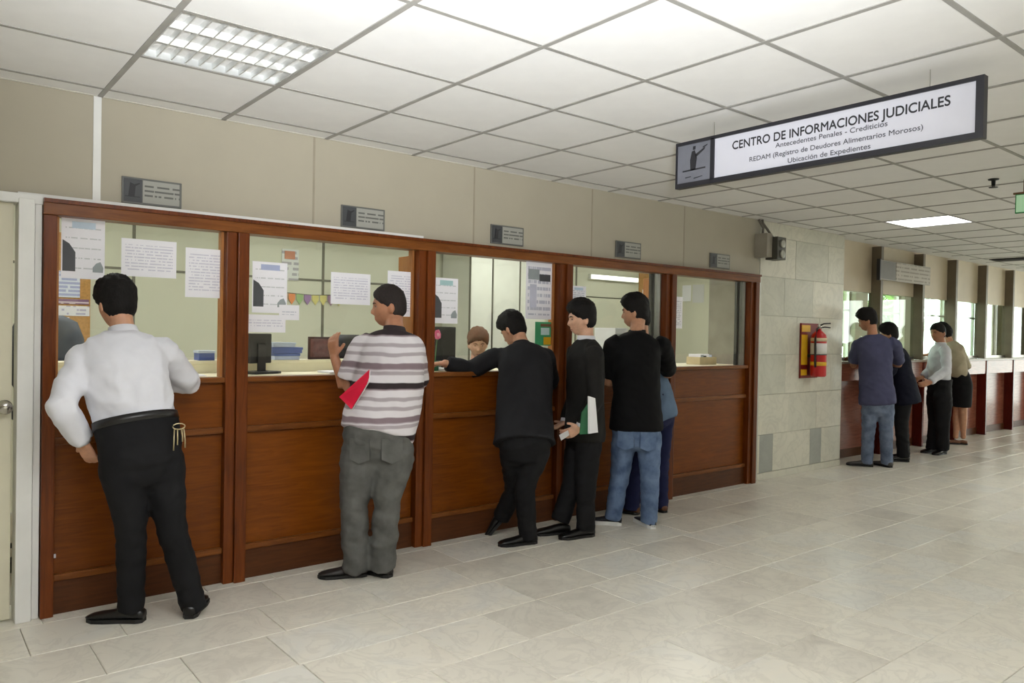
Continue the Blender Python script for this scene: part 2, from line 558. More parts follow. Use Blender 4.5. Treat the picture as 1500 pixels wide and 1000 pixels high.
struct(box('floor_booth', -.75, 8.4, .6, YW + .06, -.15, -.01, plain('booth_floor', rgb(150, 140, 120), .6)))
cb = struct(box('ceiling_booth', -.75, 8.4, .16, YW + .06, 2.58, 2.7, TILEM))
for i, x in enumerate((.6, 2.4, 4.4, 6.6)):
    L = empty('booth_light', (x + .3, 1.1, 2.58))
    tag(L, 'fluorescent panel in the ceiling behind the service windows', 'light', 'panels over the clerks')
    box('housing', x - .02, x + .62, .78, 1.42, 2.555, 2.58, WHITEP, L)
    box('diffuser', x, x + .6, .8, 1.4, 2.545, 2.556, emit('booth_glow', (1, 1, .96, 1), 19.0) if 'booth_glow' not in MATS else MATS['booth_glow'], L)
# long inner desk
desk = empty('teller_desk', (3.5, .3, 0))
tag(desk, 'long cream worktop running behind the glass of the service windows', 'desk')
box('worktop', .61, 6.5, .08, .62, ZL - .04, ZL - .004, CREAM, desk, bevel=.004)
box('front_panel', .61, 6.5, .085, .1, 0, ZL - .045, CREAM, desk)
for x in (1.46, 2.7, 3.96, 5.2): box('divider', x - .012, x + .012, .105, .6, 0, ZL - .042, WOODI, desk)
for x, lab in ((2.69, 'narrow brown wooden divider behind second window post'), (5.21, 'narrow brown wooden divider behind fourth window post')):
    d = box('booth_divider', x - .012, x + .012, .1, .27, ZL - .003, 1.93, WOODI, bevel=.003); tag(d, lab, 'divider')

# ================================================================== FAR SERVICE WINDOWS
YF = .25
mx = [9.5, 10.69, 11.77, 12.89, 14.02, 15.15, 16.3, 17.5]
fw_ = struct(empty('wall_far', (12, YF, 2)), 'beige upper wall with brown fins above the far service windows')
ex = [8.26] + mx + [XR - .02]
for a, b in zip(ex[:-1], ex[1:]):
    box('wall_panel', a, b, YF + .03, YF + .1, 2.0, CEIL + .03, plain('far_wall', rgb(206, 192, 168), .55, var=.02), fw_)
for x in mx: box('mullion', x - .03, x + .03, YF - .09, YF + .06, 1.16, CEIL, plain('mullion_brown', rgb(112, 100, 82), .5), fw_)
for n, (a, b) in enumerate(zip(ex[:-1], ex[1:])):
    c = empty('far_counter', ((a + b) / 2, YF, 0))
    tag(c, ['glossy reddish wooden counter bay touching the marble pier', 'glossy reddish counter bay where the man in navy stands', 'glossy reddish counter bay where the man in white shirt stands', 'glossy reddish counter bay beside the woman in black skirt'][n] if n < 4 else 'empty glossy reddish counter bay, %s past the woman in black skirt' % ['first', 'second', 'third', 'fourth', 'last'][n - 4], 'counter', None if n < 4 else 'far empty counter bays')
    box('upper_panel', a, b - .05, YF - .12, YF + .0, .93, 1.13, WOODF, c, bevel=.003)
    box('lower_panel', a, b - .05, YF - .0, YF + .03, .1, .93, WOODF, c)
    box('kickboard', a, b - .05, YF - .01, YF + .02, 0, .1, WOODD, c)
    box('ledge', a, b, YF - .14, YF + .018, 1.13, 1.155, plain('far_ledge', rgb(150, 134, 122), .4), c, bevel=.004)
    box('fin', b - .05, b, YF - .13, YF + .03, 0, 1.128, WOODFD, c, bevel=.003)
    g = struct(empty('window_%d' % (n + 6), ((a + b) / 2, YF + .04, 1.16)), 'tall glass pane above a far counter')
    box('glass_pane', a + .03, b - .03, YF + .02, YF + .03, 1.2, 2.0, GLASSF, g)
    box('bottom_rail', a + .03, b - .03, YF + .01, YF + .04, 1.156, 1.2, ALU, g)
# room behind, with daylight windows
YFW = 2.3
fb = struct(empty('wall_far_back', (13, YFW, 0)), 'outer wall behind the far counters with daylight windows')
box('wall_panel', 8.4, 24, YFW, YFW + .15, -.1, .85, WALLM, fb)
box('wall_panel', 8.4, 24, YFW, YFW + .15, 2.35, CEIL + .1, WALLM, fb)
for x in (8.6, 11.2, 13.2, 15.1, 17.2, 23.6): box('wall_pillar', x - .22, x + .22, YFW - .06, YFW + .15, .85, 2.35, WALLM, fb)
box('wall_panel', 19.5, 23.6, YFW, YFW + .15, .85, 2.35, plain('far_cream', rgb(214, 204, 178), .6), fb)
for n, (a, b) in enumerate(((8.82, 10.98), (11.42, 12.98), (13.42, 14.88), (15.32, 16.98), (17.42, 19.5))):
    g = struct(empty('window_%d' % (n + 20), ((a + b) / 2, YFW + .07, .85)), 'daylight window at the back of the far office')
    box('glass_pane', a + .03, b - .03, YFW + .06, YFW + .07, .88, 2.32, GLASSF, g)
    for z0 in (.85, 1.9, 2.32): box('window_rail', a, b, YFW + .04, YFW + .09, z0, z0 + .035, ALU, g)
    for x0 in (a, (a + b) / 2, b - .035): box('window_stile', x0, x0 + .035, YFW + .04, YFW + .09, .885, 2.32, ALU, g)
struct(box('ceiling_far', 8.4, 24.2, .6, YFW + .15, CEIL + .03, CEIL + .15, TILEM))
for x in (10.5, 13.5, 16.5):  # glowing panels added only to brighten the far office interior
    L = empty('added_office_light', (x + .3, 1.2, CEIL)); tag(L, 'unseen glowing panel added in the far office ceiling for more light', 'light', 'added unseen far office panels')
    box('housing', x - .02, x + .62, .88, 1.52, CEIL, CEIL + .029, WHITEP, L)
    box('diffuser', x, x + .6, .9, 1.5, CEIL - .01, CEIL, MATS['booth_glow'], L)
struct(box('floor_far', 8.4, 24.2, .6, YFW + .15, -.15, -.01, GROUT))
struct(box('wall_far_end', 24, 24.2, .1, YFW + .15, -.15, CEIL + .15, WALLM))
struct(box('wall_far_side', XR, 24.2, .28, .6, -.15, CEIL + .15, WALLM))

# outside: lawn and small trees beyond the far windows
struct(box('ground_outside', 4, 40, YFW + .15, 14, -.3, -.15, plain('lawn', rgb(120, 140, 80), .9)))
LEAF = plain('leaves', rgb(120, 150, 80), .7, var=.2); BARK = plain('bark', rgb(110, 90, 70), .9)
def tree(x, y, h, seed, lab):
    rnd = random.Random(seed)
    t = empty('garden_tree', (x, y, -.15)); tag(t, lab, 'tree')
    MB().tube([(x, y, -.15), (x + .05, y, h * .4), (x - .04, y + .03, h * .7)], [.09, .07, .04]).build('trunk', BARK, t, True)
    m = MB()
    for k in range(900):
        p = V((rnd.gauss(0, 1), rnd.gauss(0, 1), rnd.gauss(0, 1))).normalized() * (rnd.random() ** .4)
        c = V((x + p.x * h * .32, y + p.y * h * .3, h * .68 + p.z * h * .34))
        u = V((rnd.gauss(0, 1), rnd.gauss(0, 1), rnd.gauss(0, 1))).normalized(); q = u.orthogonal().normalized()
        s = h * .035
        b = len(m.v)
        m.v += [tuple(c + u * s * 1.6), tuple(c + q * s * .7), tuple(c - u * s * 1.6), tuple(c - q * s * .7)]
        m.f.append((b, b + 1, b + 2, b + 3))
    o = m.build('foliage', LEAF, t); o['kind'] = 'stuff'
tree(13.5, 5.0, 2.6, 3, 'slim garden tree outside the window nearest the pier')
tree(19.0, 6.0, 3.2, 4, 'broad garden tree outside the middle far windows')
tree(24.0, 6.6, 2.9, 5, 'garden tree outside the last far window')

# ================================================================== LUMINAIRES
REFL = plain('louvre_reflector', rgb(222, 224, 222), .3, .55)
def troffer(i, j, lab, group=None, diff=None):
    x0, y1 = G0 + T * i + .013, J1 - T * j - .013
    x1, y0 = x0 + T - .026, y1 - T + .026
    t = empty('ceiling_light', ((x0 + x1) / 2, (y0 + y1) / 2, CEIL)); tag(t, lab, 'light', group)
    z = CEIL
    m = MB()
    m.box(x0, x1, y0, y1, z + .085, z + .095)
    m.box(x0, x0 + .006, y0, y1, z, z + .085); m.box(x1 - .006, x1, y0, y1, z, z + .085)
    m.box(x0, x1, y0, y0 + .006, z, z + .085); m.box(x0, x1, y1 - .006, y1, z, z + .085)
    m.build('housing', REFL, t)
    if diff:
        box('diffuser', x0 + .006, x1 - .006, y0 + .006, y1 - .006, z + .004, z + .01, diff, t)
        return t
    n = 3; w_ = (y1 - y0) / n
    for k in range(n):
        yc = y0 + w_ * (k + .5)
        MB().tube([(x0 + .02, yc, z + .06), (x1 - .02, yc, z + .06)], .013, 10).build('tube', LAMPW, t, True)
    for k in range(1, n):
        yc = y0 + w_ * k
        MB().prism([(0, 0)], 0, 0) if False else None
        m = MB(); m.rings([[(x0, yc - .004, z + .004), (x0, yc + .004, z + .004), (x0, yc + .03, z + .07), (x0, yc - .03, z + .07)], [(x1, yc - .004, z + .004), (x1, yc + .004, z + .004), (x1, yc + .03, z + .07), (x1, yc - .03, z + .07)]])
        m.build('reflector', REFL, t)
    for k in range(1, 10):
        xc = x0 + (x1 - x0) * k / 10
        MB().box(xc - .0025, xc + .0025, y0 + .006, y1 - .006, z + .003, z + .042).build('louvre_blade', REFL, t)
    return t
troffer(0, 1, 'square louvred fluorescent panel above the counter beside the door')
DIFF = emit('diffuser_glow', (1, .995, .98, 1), 15.0)
DIFF2 = emit('diffuser_soft_glow', (1, .985, .95, 1), 5.0)
troffer(11, 1, 'square glowing fluorescent panel in front of the marble pier', None, DIFF2)
troffer(22, 1, 'square glowing fluorescent panel above the farthest counters', None, DIFF2)
for i, j in added_lamps: troffer(i, j, 'unseen square glowing panel added in the corridor ceiling for more light', 'added unseen corridor panels', DIFF)

# ================================================================== PEOPLE
def skin_mat(name, c):
    k = NT(name)
    n = k.noise(k.coord(), 30, 3)
    k.color(k.ramp(n, [(.3, tuple(x * .88 for x in c[:3]) + (1,)), (.7, tuple(min(1, x * 1.1) for x in c[:3]) + (1,))]))
    k.p.inputs['Roughness'].default_value = .5
    k.p.inputs['Subsurface Weight'].default_value = .08
    k.p.inputs['Subsurface Radius'].default_value = (.01, .004, .002)
    return k.m
SKIN = skin_mat('skin_tan', rgb(196, 146, 116))
SKIN2 = skin_mat('skin_brown', rgb(170, 118, 88))
SKIN3 = skin_mat('skin_light', rgb(214, 168, 140))
def hair_mat(name, c):
    k = NT(name)
    n = k.noise(k.coord('Object', (90, 90, 22)), 3, 4, .7)
    k.color(k.ramp(n, [(.3, tuple(x * .5 for x in c[:3]) + (1,)), (.75, tuple(x * 1.7 for x in c[:3]) + (1,))]))
    k.p.inputs['Roughness'].default_value = .62
    k.p.inputs['Specular IOR Level'].default_value = .16
    k.bump(n, .8, .004)
    return k.m
HAIRB = hair_mat('hair_black', rgb(22, 20, 19))
HAIRBR = hair_mat('hair_brown', rgb(112, 78, 58))
EYEW = plain('eye_white', rgb(176, 168, 160), .5)
IRIS = plain('iris', rgb(40, 26, 18), .2)
LIP = plain('lip', rgb(160, 96, 84), .5)

def cr(pts, k=4):
    """Catmull-Rom through (Vector, ra, rb, side)"""
    out = []
    n = len(pts)
    for i in range(n - 1):
        p0, p1, p2, p3 = pts[max(i - 1, 0)], pts[i], pts[i + 1], pts[min(i + 2, n - 1)]
        for j in range(k):
            t = j / k
            def q(a, b, c, d):
                return .5 * (2 * b + (c - a) * t + (2 * a - 5 * b + 4 * c - d) * t * t + (3 * b - a - 3 * c + d) * t ** 3)
            out.append((q(p0[0], p1[0], p2[0], p3[0]), max(.002, q(p0[1], p1[1], p2[1], p3[1])), max(.002, q(p0[2], p1[2], p2[2], p3[2])), p1[3].lerp(p2[3], t)))
    out.append(pts[-1])
    return out
def loft(m, pts, n=16, flat0=False, flat1=False, k=4, square=0.0):
    ps = cr(pts, k) if k > 1 else pts
    rr = []
    N = len(ps)
    def ring(c, a, b, s, t):
        s = (s - t * s.dot(t))
        if s.length < 1e-4: s = t.orthogonal()
        s.normalize(); u = t.cross(s)
        out = []
        for j in range(n):
            th = 2 * PI * j / n
            cx, sx_ = math.cos(th), math.sin(th)
            if square:
                e = 1 - square
                cx = math.copysign(abs(cx) ** e, cx); sx_ = math.copysign(abs(sx_) ** e, sx_)
            out.append(c + s * (a * cx) + u * (b * sx_))
        return out
    for i, (c, a, b, s) in enumerate(ps):
        t = (ps[min(i + 1, N - 1)][0] - ps[max(i - 1, 0)][0]).normalized()
        if i == 0 and not flat0:
            h = min(a, b)
            for q in (.95, .8, .45): rr.append(ring(c - t * (h * q * .8), a * math.sqrt(1 - q * q), b * math.sqrt(1 - q * q), s, t))
        rr.append(ring(c, a, b, s, t))
        if i == N - 1 and not flat1:
            h = min(a, b)
            for q in (.45, .8, .95): rr.append(ring(c + t * (h * q * .8), a * math.sqrt(1 - q * q), b * math.sqrt(1 - q * q), s, t))
    m.rings(rr)
def sstep(a, b, x):
    t = max(0, min(1, (x - a) / (b - a))); return t * t * (3 - 2 * t)

def remeshed(m, name, mat, voxel, smooth_it=4, fold=0, fscale=(6, 6, 16), origin=(0, 0, 0), parent=None, seed=0.0):
    me = m.mesh(name + '_src', None)
    ob = bpy.data.objects.new(name + '_src', me); COL.objects.link(ob)
    md = ob.modifiers.new('r', 'REMESH'); md.mode = 'VOXEL'; md.voxel_size = voxel; md.adaptivity = 0
    if smooth_it:
        sm = ob.modifiers.new('s', 'SMOOTH'); sm.factor = .5; sm.iterations = smooth_it
    dg = bpy.context.evaluated_depsgraph_get()
    out = bpy.data.meshes.new_from_object(ob.evaluated_get(dg))
    out.name = name
    bpy.data.objects.remove(ob)
    bpy.data.meshes.remove(me)
    O = V(origin)
    nv = len(out.vertices)
    co = [0.0] * (nv * 3); no = [0.0] * (nv * 3)
    out.vertices.foreach_get('co', co)
    if fold: out.vertex_normals.foreach_get('vector', no)
    for i in range(nv):
        x, y, z = co[3 * i:3 * i + 3]
        if fold:
            q = V((x * fscale[0] + seed, y * fscale[1], z * fscale[2] + .6 * math.sin(x * 9)))
            f = fold * ((1 - abs(noise.noise(q)) * 2.2) * .7 + noise.noise(q * 2.3 + V((5, 1, 2))) * .5 - .15)
            x += no[3 * i] * f; y += no[3 * i + 1] * f; z += no[3 * i + 2] * f
        co[3 * i], co[3 * i + 1], co[3 * i + 2] = x - O.x, y - O.y, z - O.z
    out.vertices.foreach_set('co', co)
    out.update()
    out.polygons.foreach_set('use_smooth', [True] * len(out.polygons))
    out.materials.clear(); out.materials.append(mat)
    o = bpy.data.objects.new(name, out); COL.objects.link(o)
    if parent: o.parent = parent
    else: o.location = O
    return o

def head_pt(d, s=1.0):
    """surface of a head in local axes (x right, y forward, z up) for a unit direction"""
    x, y, z = .076 * d.x, .096 * d.y, .114 * d.z
    if d.y > 0: y *= 1 - .10 * d.y * (1 - abs(d.z))
    low = sstep(0, -1, d.z)
    x *= 1 - .30 * low
    if d.y < 0: y *= 1 - .55 * sstep(-.25, -.95, d.z)
    else: y *= 1 + .10 * sstep(-.3, -.8, d.z)
    if d.y > .2:
        f = sstep(.2, .7, d.y)
        y += f * .024 * math.exp(-(x / .011) ** 2) * sstep(.024, -.028, z) * (1 - sstep(-.03, -.042, z))
        y += f * .006 * math.exp(-((z - .03) / .012) ** 2) * math.exp(-(x / .045) ** 2)
        for sgn in (-1, 1): y -= f * .009 * math.exp(-((x - sgn * .031) / .014) ** 2 - ((z - .008) / .011) ** 2)
        y += f * .006 * math.exp(-(x / .022) ** 2) * (math.exp(-((z + .056) / .006) ** 2) + math.exp(-((z + .071) / .007) ** 2))
        y += f * .008 * math.exp(-(x / .02) ** 2 - ((z + .098) / .012) ** 2)
    return V((x, y, z)) * s
def sphere_dirs(n, mm):
    for i in range(1, mm):
        t = PI * i / mm
        yield [V((math.sin(t) * math.sin(2 * PI * j / n), math.sin(t) * math.cos(2 * PI * j / n), -math.cos(t))) for j in range(n)]
def head_rings(M, s=1.0, n=60, mm=50):
    return [[M @ head_pt(d, s) for d in ring] for ring in sphere_dirs(n, mm)]
def hair_rings(M, s, style, n=56, mm=40):
    rr = []
    for ring in sphere_dirs(n, mm):
        row = []
        for d in ring:
            zm = -.86 + .22 * sstep(-1, -.3, d.y) + .56 * sstep(-.34, .06, d.y) + .2 * sstep(.1, .4, d.y) + .34 * sstep(.4, .92, d.y)
            if style == 'long': zm = -.95 + .9 * sstep(-.3, .3, d.y) + .5 * sstep(.3, .9, d.y)
            if style == 'low': zm -= .12
            th = {'short': .02, 'full': .034, 'crop': .016, 'long': .028, 'low': .034}[style]
            zm += .10 * noise.noise(d * 9 + V((2, 5, s))) + .05 * noise.noise(d * 23)
            f = sstep(zm - .12, zm + .22, d.z); th *= (.3 + .7 * sstep(-.1, .75, d.z)) if style != 'long' else 1
            nz = noise.noise(d * 5.5 + V((M.translation.x * 7, 3, 1))) * .6 + noise.noise(d * 15) * .55
            t = f * th * (1 + .35 * nz + .35 * sstep(.3, 1, d.z)) - (1 - f) * .014
            p = head_pt(d, s)
            row.append(M @ (p + d * t))
        rr.append(row)
    return rr

def hand(m, wrist, fd, pn, thumb_side, curl=.5, s=1.0, spread=.04):
    """palm and five fingers; fd finger direction, pn palm normal, thumb_side vector"""
    fd = fd.normalized(); pn = (pn - fd * pn.dot(fd)).normalized()
    sd = (thumb_side - fd * thumb_side.dot(fd)); sd = (sd - pn * sd.dot(pn)).normalized()
    L = .09 * s
    loft(m, [(wrist - fd * .02, .027 * s, .02 * s, sd), (wrist + fd * L * .3, .034 * s, .016 * s, sd), (wrist + fd * L * .75, .041 * s, .014 * s, sd), (wrist + fd * L, .038 * s, .011 * s, sd)], 12, k=2)
    for i, (off, ln) in enumerate(((.03, .07), (.0105, .078), (-.0095, .072), (-.029, .056))):
        p = wrist + fd * L * .95 + sd * (off * s)
        d = (fd + sd * (off * spread * 20)).normalized()
        pts = [(p - d * .015, .0092 * s, .0092 * s, sd)]
        for seg, fr in enumerate((.45, .32, .23)):
            a = curl * (.8 if seg == 0 else 1.0) * (1 + .12 * i)
            d = (d * math.cos(a) + pn.cross(d).cross(d) * 0 + pn * math.sin(a)).normalized()
            p = p + d * (ln * fr * s * 1.0)
            pts.append((p, (.0088 - .001 * seg) * s, (.0088 - .001 * seg) * s, sd))
        loft(m, pts, 8, k=1)
    p = wrist + fd * L * .28 + sd * (.026 * s)
    d = (fd * .65 + sd * .65 + pn * .35).normalized()
    pts = [(p - d * .01, .013 * s, .013 * s, pn)]
    for ln in (.034, .028):
        p = p + d * ln * s; pts.append((p, .0105 * s, .0105 * s, pn)); d = (d + fd * .35 + pn * .2 * curl).normalized()
    loft(m, pts, 8, k=1)

def shoe(name, ankle, toe, mat, sole_mat, parent, base, s=1.0, tall=.075, pitch=0.0, sneaker=False):
    """ankle: point above heel on the floor plane z of sole; toe: horizontal direction"""
    t = V((toe.x, toe.y, 0)).normalized(); sd = V((t.y, -t.x, 0)); up = V((0, 0, 1))
    if pitch:
        R_ = Matrix.Rotation(pitch, 3, sd); t = R_ @ t; up = R_ @ up
    L = .275 * s
    heel = V(ankle) - t * .065 * s
    prof = [(-.0, .026, .058), (.05, .034, .066), (.25, .036, tall), (.42, .037, .066), (.6, .043, .052), (.8, .046, .042), (.93, .038, .034), (1.0, .02, .026)]
    rr = []
    for f, hw, h in prof:
        c = heel + t * (L * f)
        ring = []
        for j in range(14):
            th = 2 * PI * j / 14
            zz = (math.sin(th) * .5 + .5)
            ww = hw * s * (abs(math.cos(th)) ** .7) * (1 if math.sin(th) < 0 else .92)
            ring.append(c + sd * math.copysign(ww, math.cos(th)) + up * (.016 + (h * s - .016) * zz))
        rr.append(ring)
    m = MB().rings(rr)
    sh = m.build(name, mat, parent, True, origin=base)
    m2 = MB(); r0, r1 = [], []
    outl = [(0, .02), (.0, -.02), (.1, -.034), (.35, -.033), (.65, -.046), (.85, -.045), (.97, -.026), (1.015, 0), (.97, .026), (.85, .045), (.65, .046), (.35, .033), (.1, .034)]
    for f, x in outl:
        c = heel + t * (L * f) + sd * (x * s * 1.04)
        r0.append(c + up * .001); r1.append(c + up * (.03 if sneaker else .019))
    m2.rings([r0, r1]).build('sole', sole_mat, sh, origin=base)
    sh.location = (0, 0, 0)
    for c in sh.children: c.location = (0, 0, 0)
    return sh

def basis(fwd, tilt_up=V((0, 0, 1))):
    f = fwd.normalized(); r = f.cross(tilt_up).normalized(); u = r.cross(f)
    return Matrix((r, f, u)).transposed()

def person(label, J, look, group=None):
    """J: joints in world space; look: dict of clothes"""
    b = look.get('build', 1.0)
    base = V((J['pel'].x, J['pel'].y, 0)); base = look.get('base', base)
    skin = look.get('skin', SKIN)
    ss = (J['sr'] - J['sl']).normalized(); ps = (J['hr'] - J['hl']).normalized()
    up = (J['neck'] - J['pel']).normalized()
    chestf = up.cross(ss) * -1
    if chestf.length < .1: chestf = V((0, 1, 0))
    chestf.normalize()          # forward = ss x up rotated
    fwd = ss.cross(up) * -1
    fwd = up.cross(ss).normalized()
    hs = look.get('head_s', 1.0)
    HF = J['face'].normalized()
    M4 = Matrix.Translation(J['head']) @ basis(HF, look.get('head_up', V((0, 0, 1)))).to_4x4()
    pel, neck = J['pel'], J['neck']
    chest = J.get('chest', pel.lerp(neck, .66)); waist = J.get('waist', pel.lerp(neck, .3).lerp(chest, .15))
    def torso(m, g, w=1.0, belly=0.0, hem=None, hemw=1.0, low=True, tuck=0.0):
        pts = []
        lo = pel - (waist - pel).normalized() * (.1 if hem is None else hem)
        if low: pts.append((lo, (.165 * b + g + tuck) * hemw, (.12 * b + g + tuck) * hemw, ps))
        gp = g + tuck
        pts += [(pel, .168 * b + gp, .122 * b + gp, ps), (waist + fwd * belly * .5, .15 * b * w + g, .112 * b + g + belly, ps.lerp(ss, .5)),
                (chest, .165 * b + g, .118 * b + g, ss), (chest.lerp(neck, .55), .162 * b + g, .1 * b + g, ss), (chest.lerp(neck, .84), .118 * b + g, .076 * b + g, ss), (neck, .062 + g * .5, .06 + g * .5, ss)]
        return pts
    def arm(m, a, e, wr, r0, r1, r2, end=1.0, flat=True):
        sd = ss
        inner = chest.lerp(neck, .5).lerp(a, .55)
        if end >= 1:
            p3 = e.lerp(wr, (end - 1) if end < 2 else 1)
            loft(m, [(inner, r0 * .95, r0 * .95, sd), (a, r0, r0, sd), (a.lerp(e, .5), (r0 + r1) / 2, (r0 + r1) / 2, sd), (e, r1, r1, sd), (e.lerp(p3, .5), (r1 + r2) / 2 * 1.03, (r1 + r2) / 2 * 1.03, sd), (p3, r2, r2, sd)], 14, flat1=flat, k=3)
        else:
            loft(m, [(inner, r0 * .95, r0 * .95, sd), (a, r0, r0, sd), (a.lerp(e, end), r2, r2, sd)], 14, flat1=flat, k=3)
    # ---- body: one continuous skin surface
    m = MB()
    m.rings(head_rings(M4, hs))
    for sg in (-1, 1):
        R_ = basis(HF).to_4x4() @ Matrix.Rotation(sg * .35, 4, 'Z')
        m.ellipsoid(M4 @ (V((sg * .076, -.012, -.008)) * hs), (.012, .02, .032), 10, 8, R_.to_3x3())
    skull = M4 @ (V((0, -.022, -.05)) * hs)
    loft(m, [(neck - up * .05, .066, .062, ss), (neck, .058, .056, ss), (neck.lerp(skull, .5), .053, .055, ss), (skull, .055, .06, ss)], 14, k=3)
    loft(m, torso(m, -.03, low=False), 16, k=3)
    for k_, (a, e, wr, hd) in enumerate(((J['sl'], J['el'], J['wl'], J['handl']), (J['sr'], J['er'], J['wr'], J['handr']))):
        arm(m, a, e, wr, .044 * b, .034, .027, 2, False)
        hand(m, wr, *hd)
    for h, kn, an in ((J['hl'], J['kl'], J['al']), (J['hr'], J['kr'], J['ar'])):
        lg = look.get('leg', 1.0)
        loft(m, [(h.lerp(pel, .4) + V((0, 0, .04)), .05, .05, ps), (h - V((0, 0, .05)), .062 * b, .064 * b, ps), (h.lerp(kn, .55), .06 * b, .062 * b, ps), (kn, .05 * lg, .053 * lg, ps), (kn.lerp(an, .3), .05 * lg, .055 * lg, ps), (kn.lerp(an, .75), .036 * lg, .038 * lg, ps), (an, .033, .035, ps)], 14, k=3)
    body = remeshed(m, 'person', skin, look.get('voxel', .006), 1, origin=base)
    tag(body, label, 'person', group)
    # ---- trousers or skirt
    if 'trousers' in look:
        tm, cuff = look['trousers'], look.get('cuff', 1.0)
        m = MB(); g = look.get('tg', .006); gt = g + (.012 if look.get('tucked') else 0)
        topz = waist.lerp(pel, look.get('rise', .35))
        loft(m, [(pel - V((0, 0, .10)), .155 * b, .118 * b, ps), (pel - V((0, 0, .05)), .166 * b + g, .128 * b + g, ps), (pel, .166 * b + g, .124 * b + g, ps), (topz, .158 * b + gt, .116 * b + gt, ps)], 20, flat1=True, k=3)
        for h, kn, an in ((J['hl'], J['kl'], J['al']), (J['hr'], J['kr'], J['ar'])):
            a2 = an + (an - kn).normalized() * look.get('tlen', .03)
            lg = look.get('legw', 1.0)
            loft(m, [(h.lerp(pel, .3) + V((0, 0, .03)), .088 * b, .098 * b, ps), (h - V((0, 0, .03)), .092 * b * lg, .102 * b * lg, ps), (h.lerp(kn, .5), .082 * b * lg, .09 * b * lg, ps), (kn, .07 * lg, .074 * lg, ps), (kn.lerp(an, .5), .064 * lg * cuff, .068 * lg * cuff, ps), (a2, .06 * cuff * lg, .068 * cuff * lg, ps)], 16, flat1=True, k=3)
        tr = remeshed(m, 'trousers', tm, .0105, 3, look.get('tfold', .007), (7, 7, 13), base, body, seed=base.x * 3)
        if look.get('belt'):
            m = MB(); t_ = waist.lerp(pel, look.get('rise', .35)); d_ = (waist - pel).normalized()
            loft(m, [(t_ - d_ * .032, .160 * b + gt + .003, .118 * b + gt + .003, ps), (t_ + d_ * .006, .157 * b + gt + .003, .116 * b + gt + .003, ps)], 28, True, True, k=1)
            m.build('belt', look['belt'], body, True, origin=base).location = (0, 0, 0)
        if look.get('pockets'):
            bk = -(V((0, 0, 1)).cross(ps)).normalized()
            for sg, h in ((-1, J['hl']), (1, J['hr'])):
                c = pel + ps * (sg * .078 * b) - V((0, 0, .10)) + bk * (.108 * b + g)
                n_ = (bk + ps * (sg * .35)).normalized(); s_ = V((0, 0, 1)).cross(n_).normalized()
                m = MB(); pol = [(-.06, .065), (.06, .065), (.06, -.05), (0, -.075), (-.06, -.05)]
                m.rings([[c + s_ * x + V((0, 0, z)) + n_ * (-.02) for x, z in pol], [c + s_ * x + V((0, 0, z)) + n_ * (.006) for x, z in pol]])
                m.build('pocket', look['pockets'], tr, origin=base).location = (0, 0, 0)
    if 'skirt' in look:
        m = MB(); kz = J['kl'].lerp(J['kr'], .5)
        loft(m, [(pel - (pel - kz) * look.get('skirt_len', .82), .165 * b, .12 * b, ps), (pel - V((0, 0, .12)), .178 * b, .128 * b, ps), (pel, .172 * b, .125 * b, ps), (waist, .145 * b, .105 * b, ps)], 24, True, True, k=4)
        remeshed(m, 'skirt', look['skirt'], .012, 2, .004, (9, 9, 3), base, body)
    # ---- upper clothes
    def top(name, mat, g, sleeve, hem, fold, hemw=1.0, belly=0.0, wst=1.0, vox=.0105, tuck=0.0, sl=1.0):
        m = MB()
        loft(m, torso(m, g, wst, belly, hem, hemw, True, tuck), 24, flat0=True, flat1=True, k=4)
        for a, e, wr in ((J['sl'], J['el'], J['wl']), (J['sr'], J['er'], J['wr'])):
            if sleeve == 'long': arm(m, a, e, e.lerp(wr, .97 * sl), .058 * b + g * .6, .05 * b + g * .6, .041 + g * .6, 2)
            else: arm(m, a, e, wr, .059 * b + g * .6, .05, .062 * b + g * .6, look.get('sleeve_end', .72))
        return remeshed(m, name, mat, vox, 9, fold, look.get('ffold', (8, 8, 9)), base, body, seed=base.x)
    if 'shirt' in look:
        top('shirt', look['shirt'], look.get('sg', .006), look.get('sleeve', 'long'), look.get('hem', None), look.get('sfold', .008), look.get('hemw', 1.0), look.get('belly', 0.0), look.get('wst', 1.06), tuck=-.03 if look.get('tucked') else .012)
    if 'jacket' in look:
        top('jacket', look['jacket'], look.get('jg', .014), 'long', look.get('hem', .17), .006, look.get('hemw', 1.1), 0.0, 1.1, sl=.93, tuck=.006)
    if 'collar' in look:
        m = MB(); n_ = 24; cd_ = (neck.lerp(skull, .5) - neck).normalized(); rr = []
        for hh, rad in ((-.02, .074), (.004, .067), (.026, .063), (.028, .059), (.004, .058), (-.02, .062)):
            rr.append([neck + cd_ * hh + ss * (rad * math.cos(2 * PI * j / n_)) + fwd * (rad * .98 * math.sin(2 * PI * j / n_)) for j in range(n_)])
        m.rings(rr).build('collar', look['collar'], body, True, origin=base).location = (0, 0, 0)
    if 'cuffs' in look:
        for e, wr in ((J['el'], J['wl']), (J['er'], J['wr'])):
            m = MB(); d_ = (wr - e).normalized()
            loft(m, [(wr - d_ * .05, .04, .04, ss), (wr + d_ * .002, .038, .038, ss)], 14, True, True, k=1)
            m.build('cuff', look['cuffs'], body, True, origin=base).location = (0, 0, 0)
    # ---- hair, face
    m = MB(); m.rings(hair_rings(M4, hs, look.get('hair_style', 'short')))
    m.build('hair', look.get('hair', HAIRB), body, True, origin=base).location = (0, 0, 0)
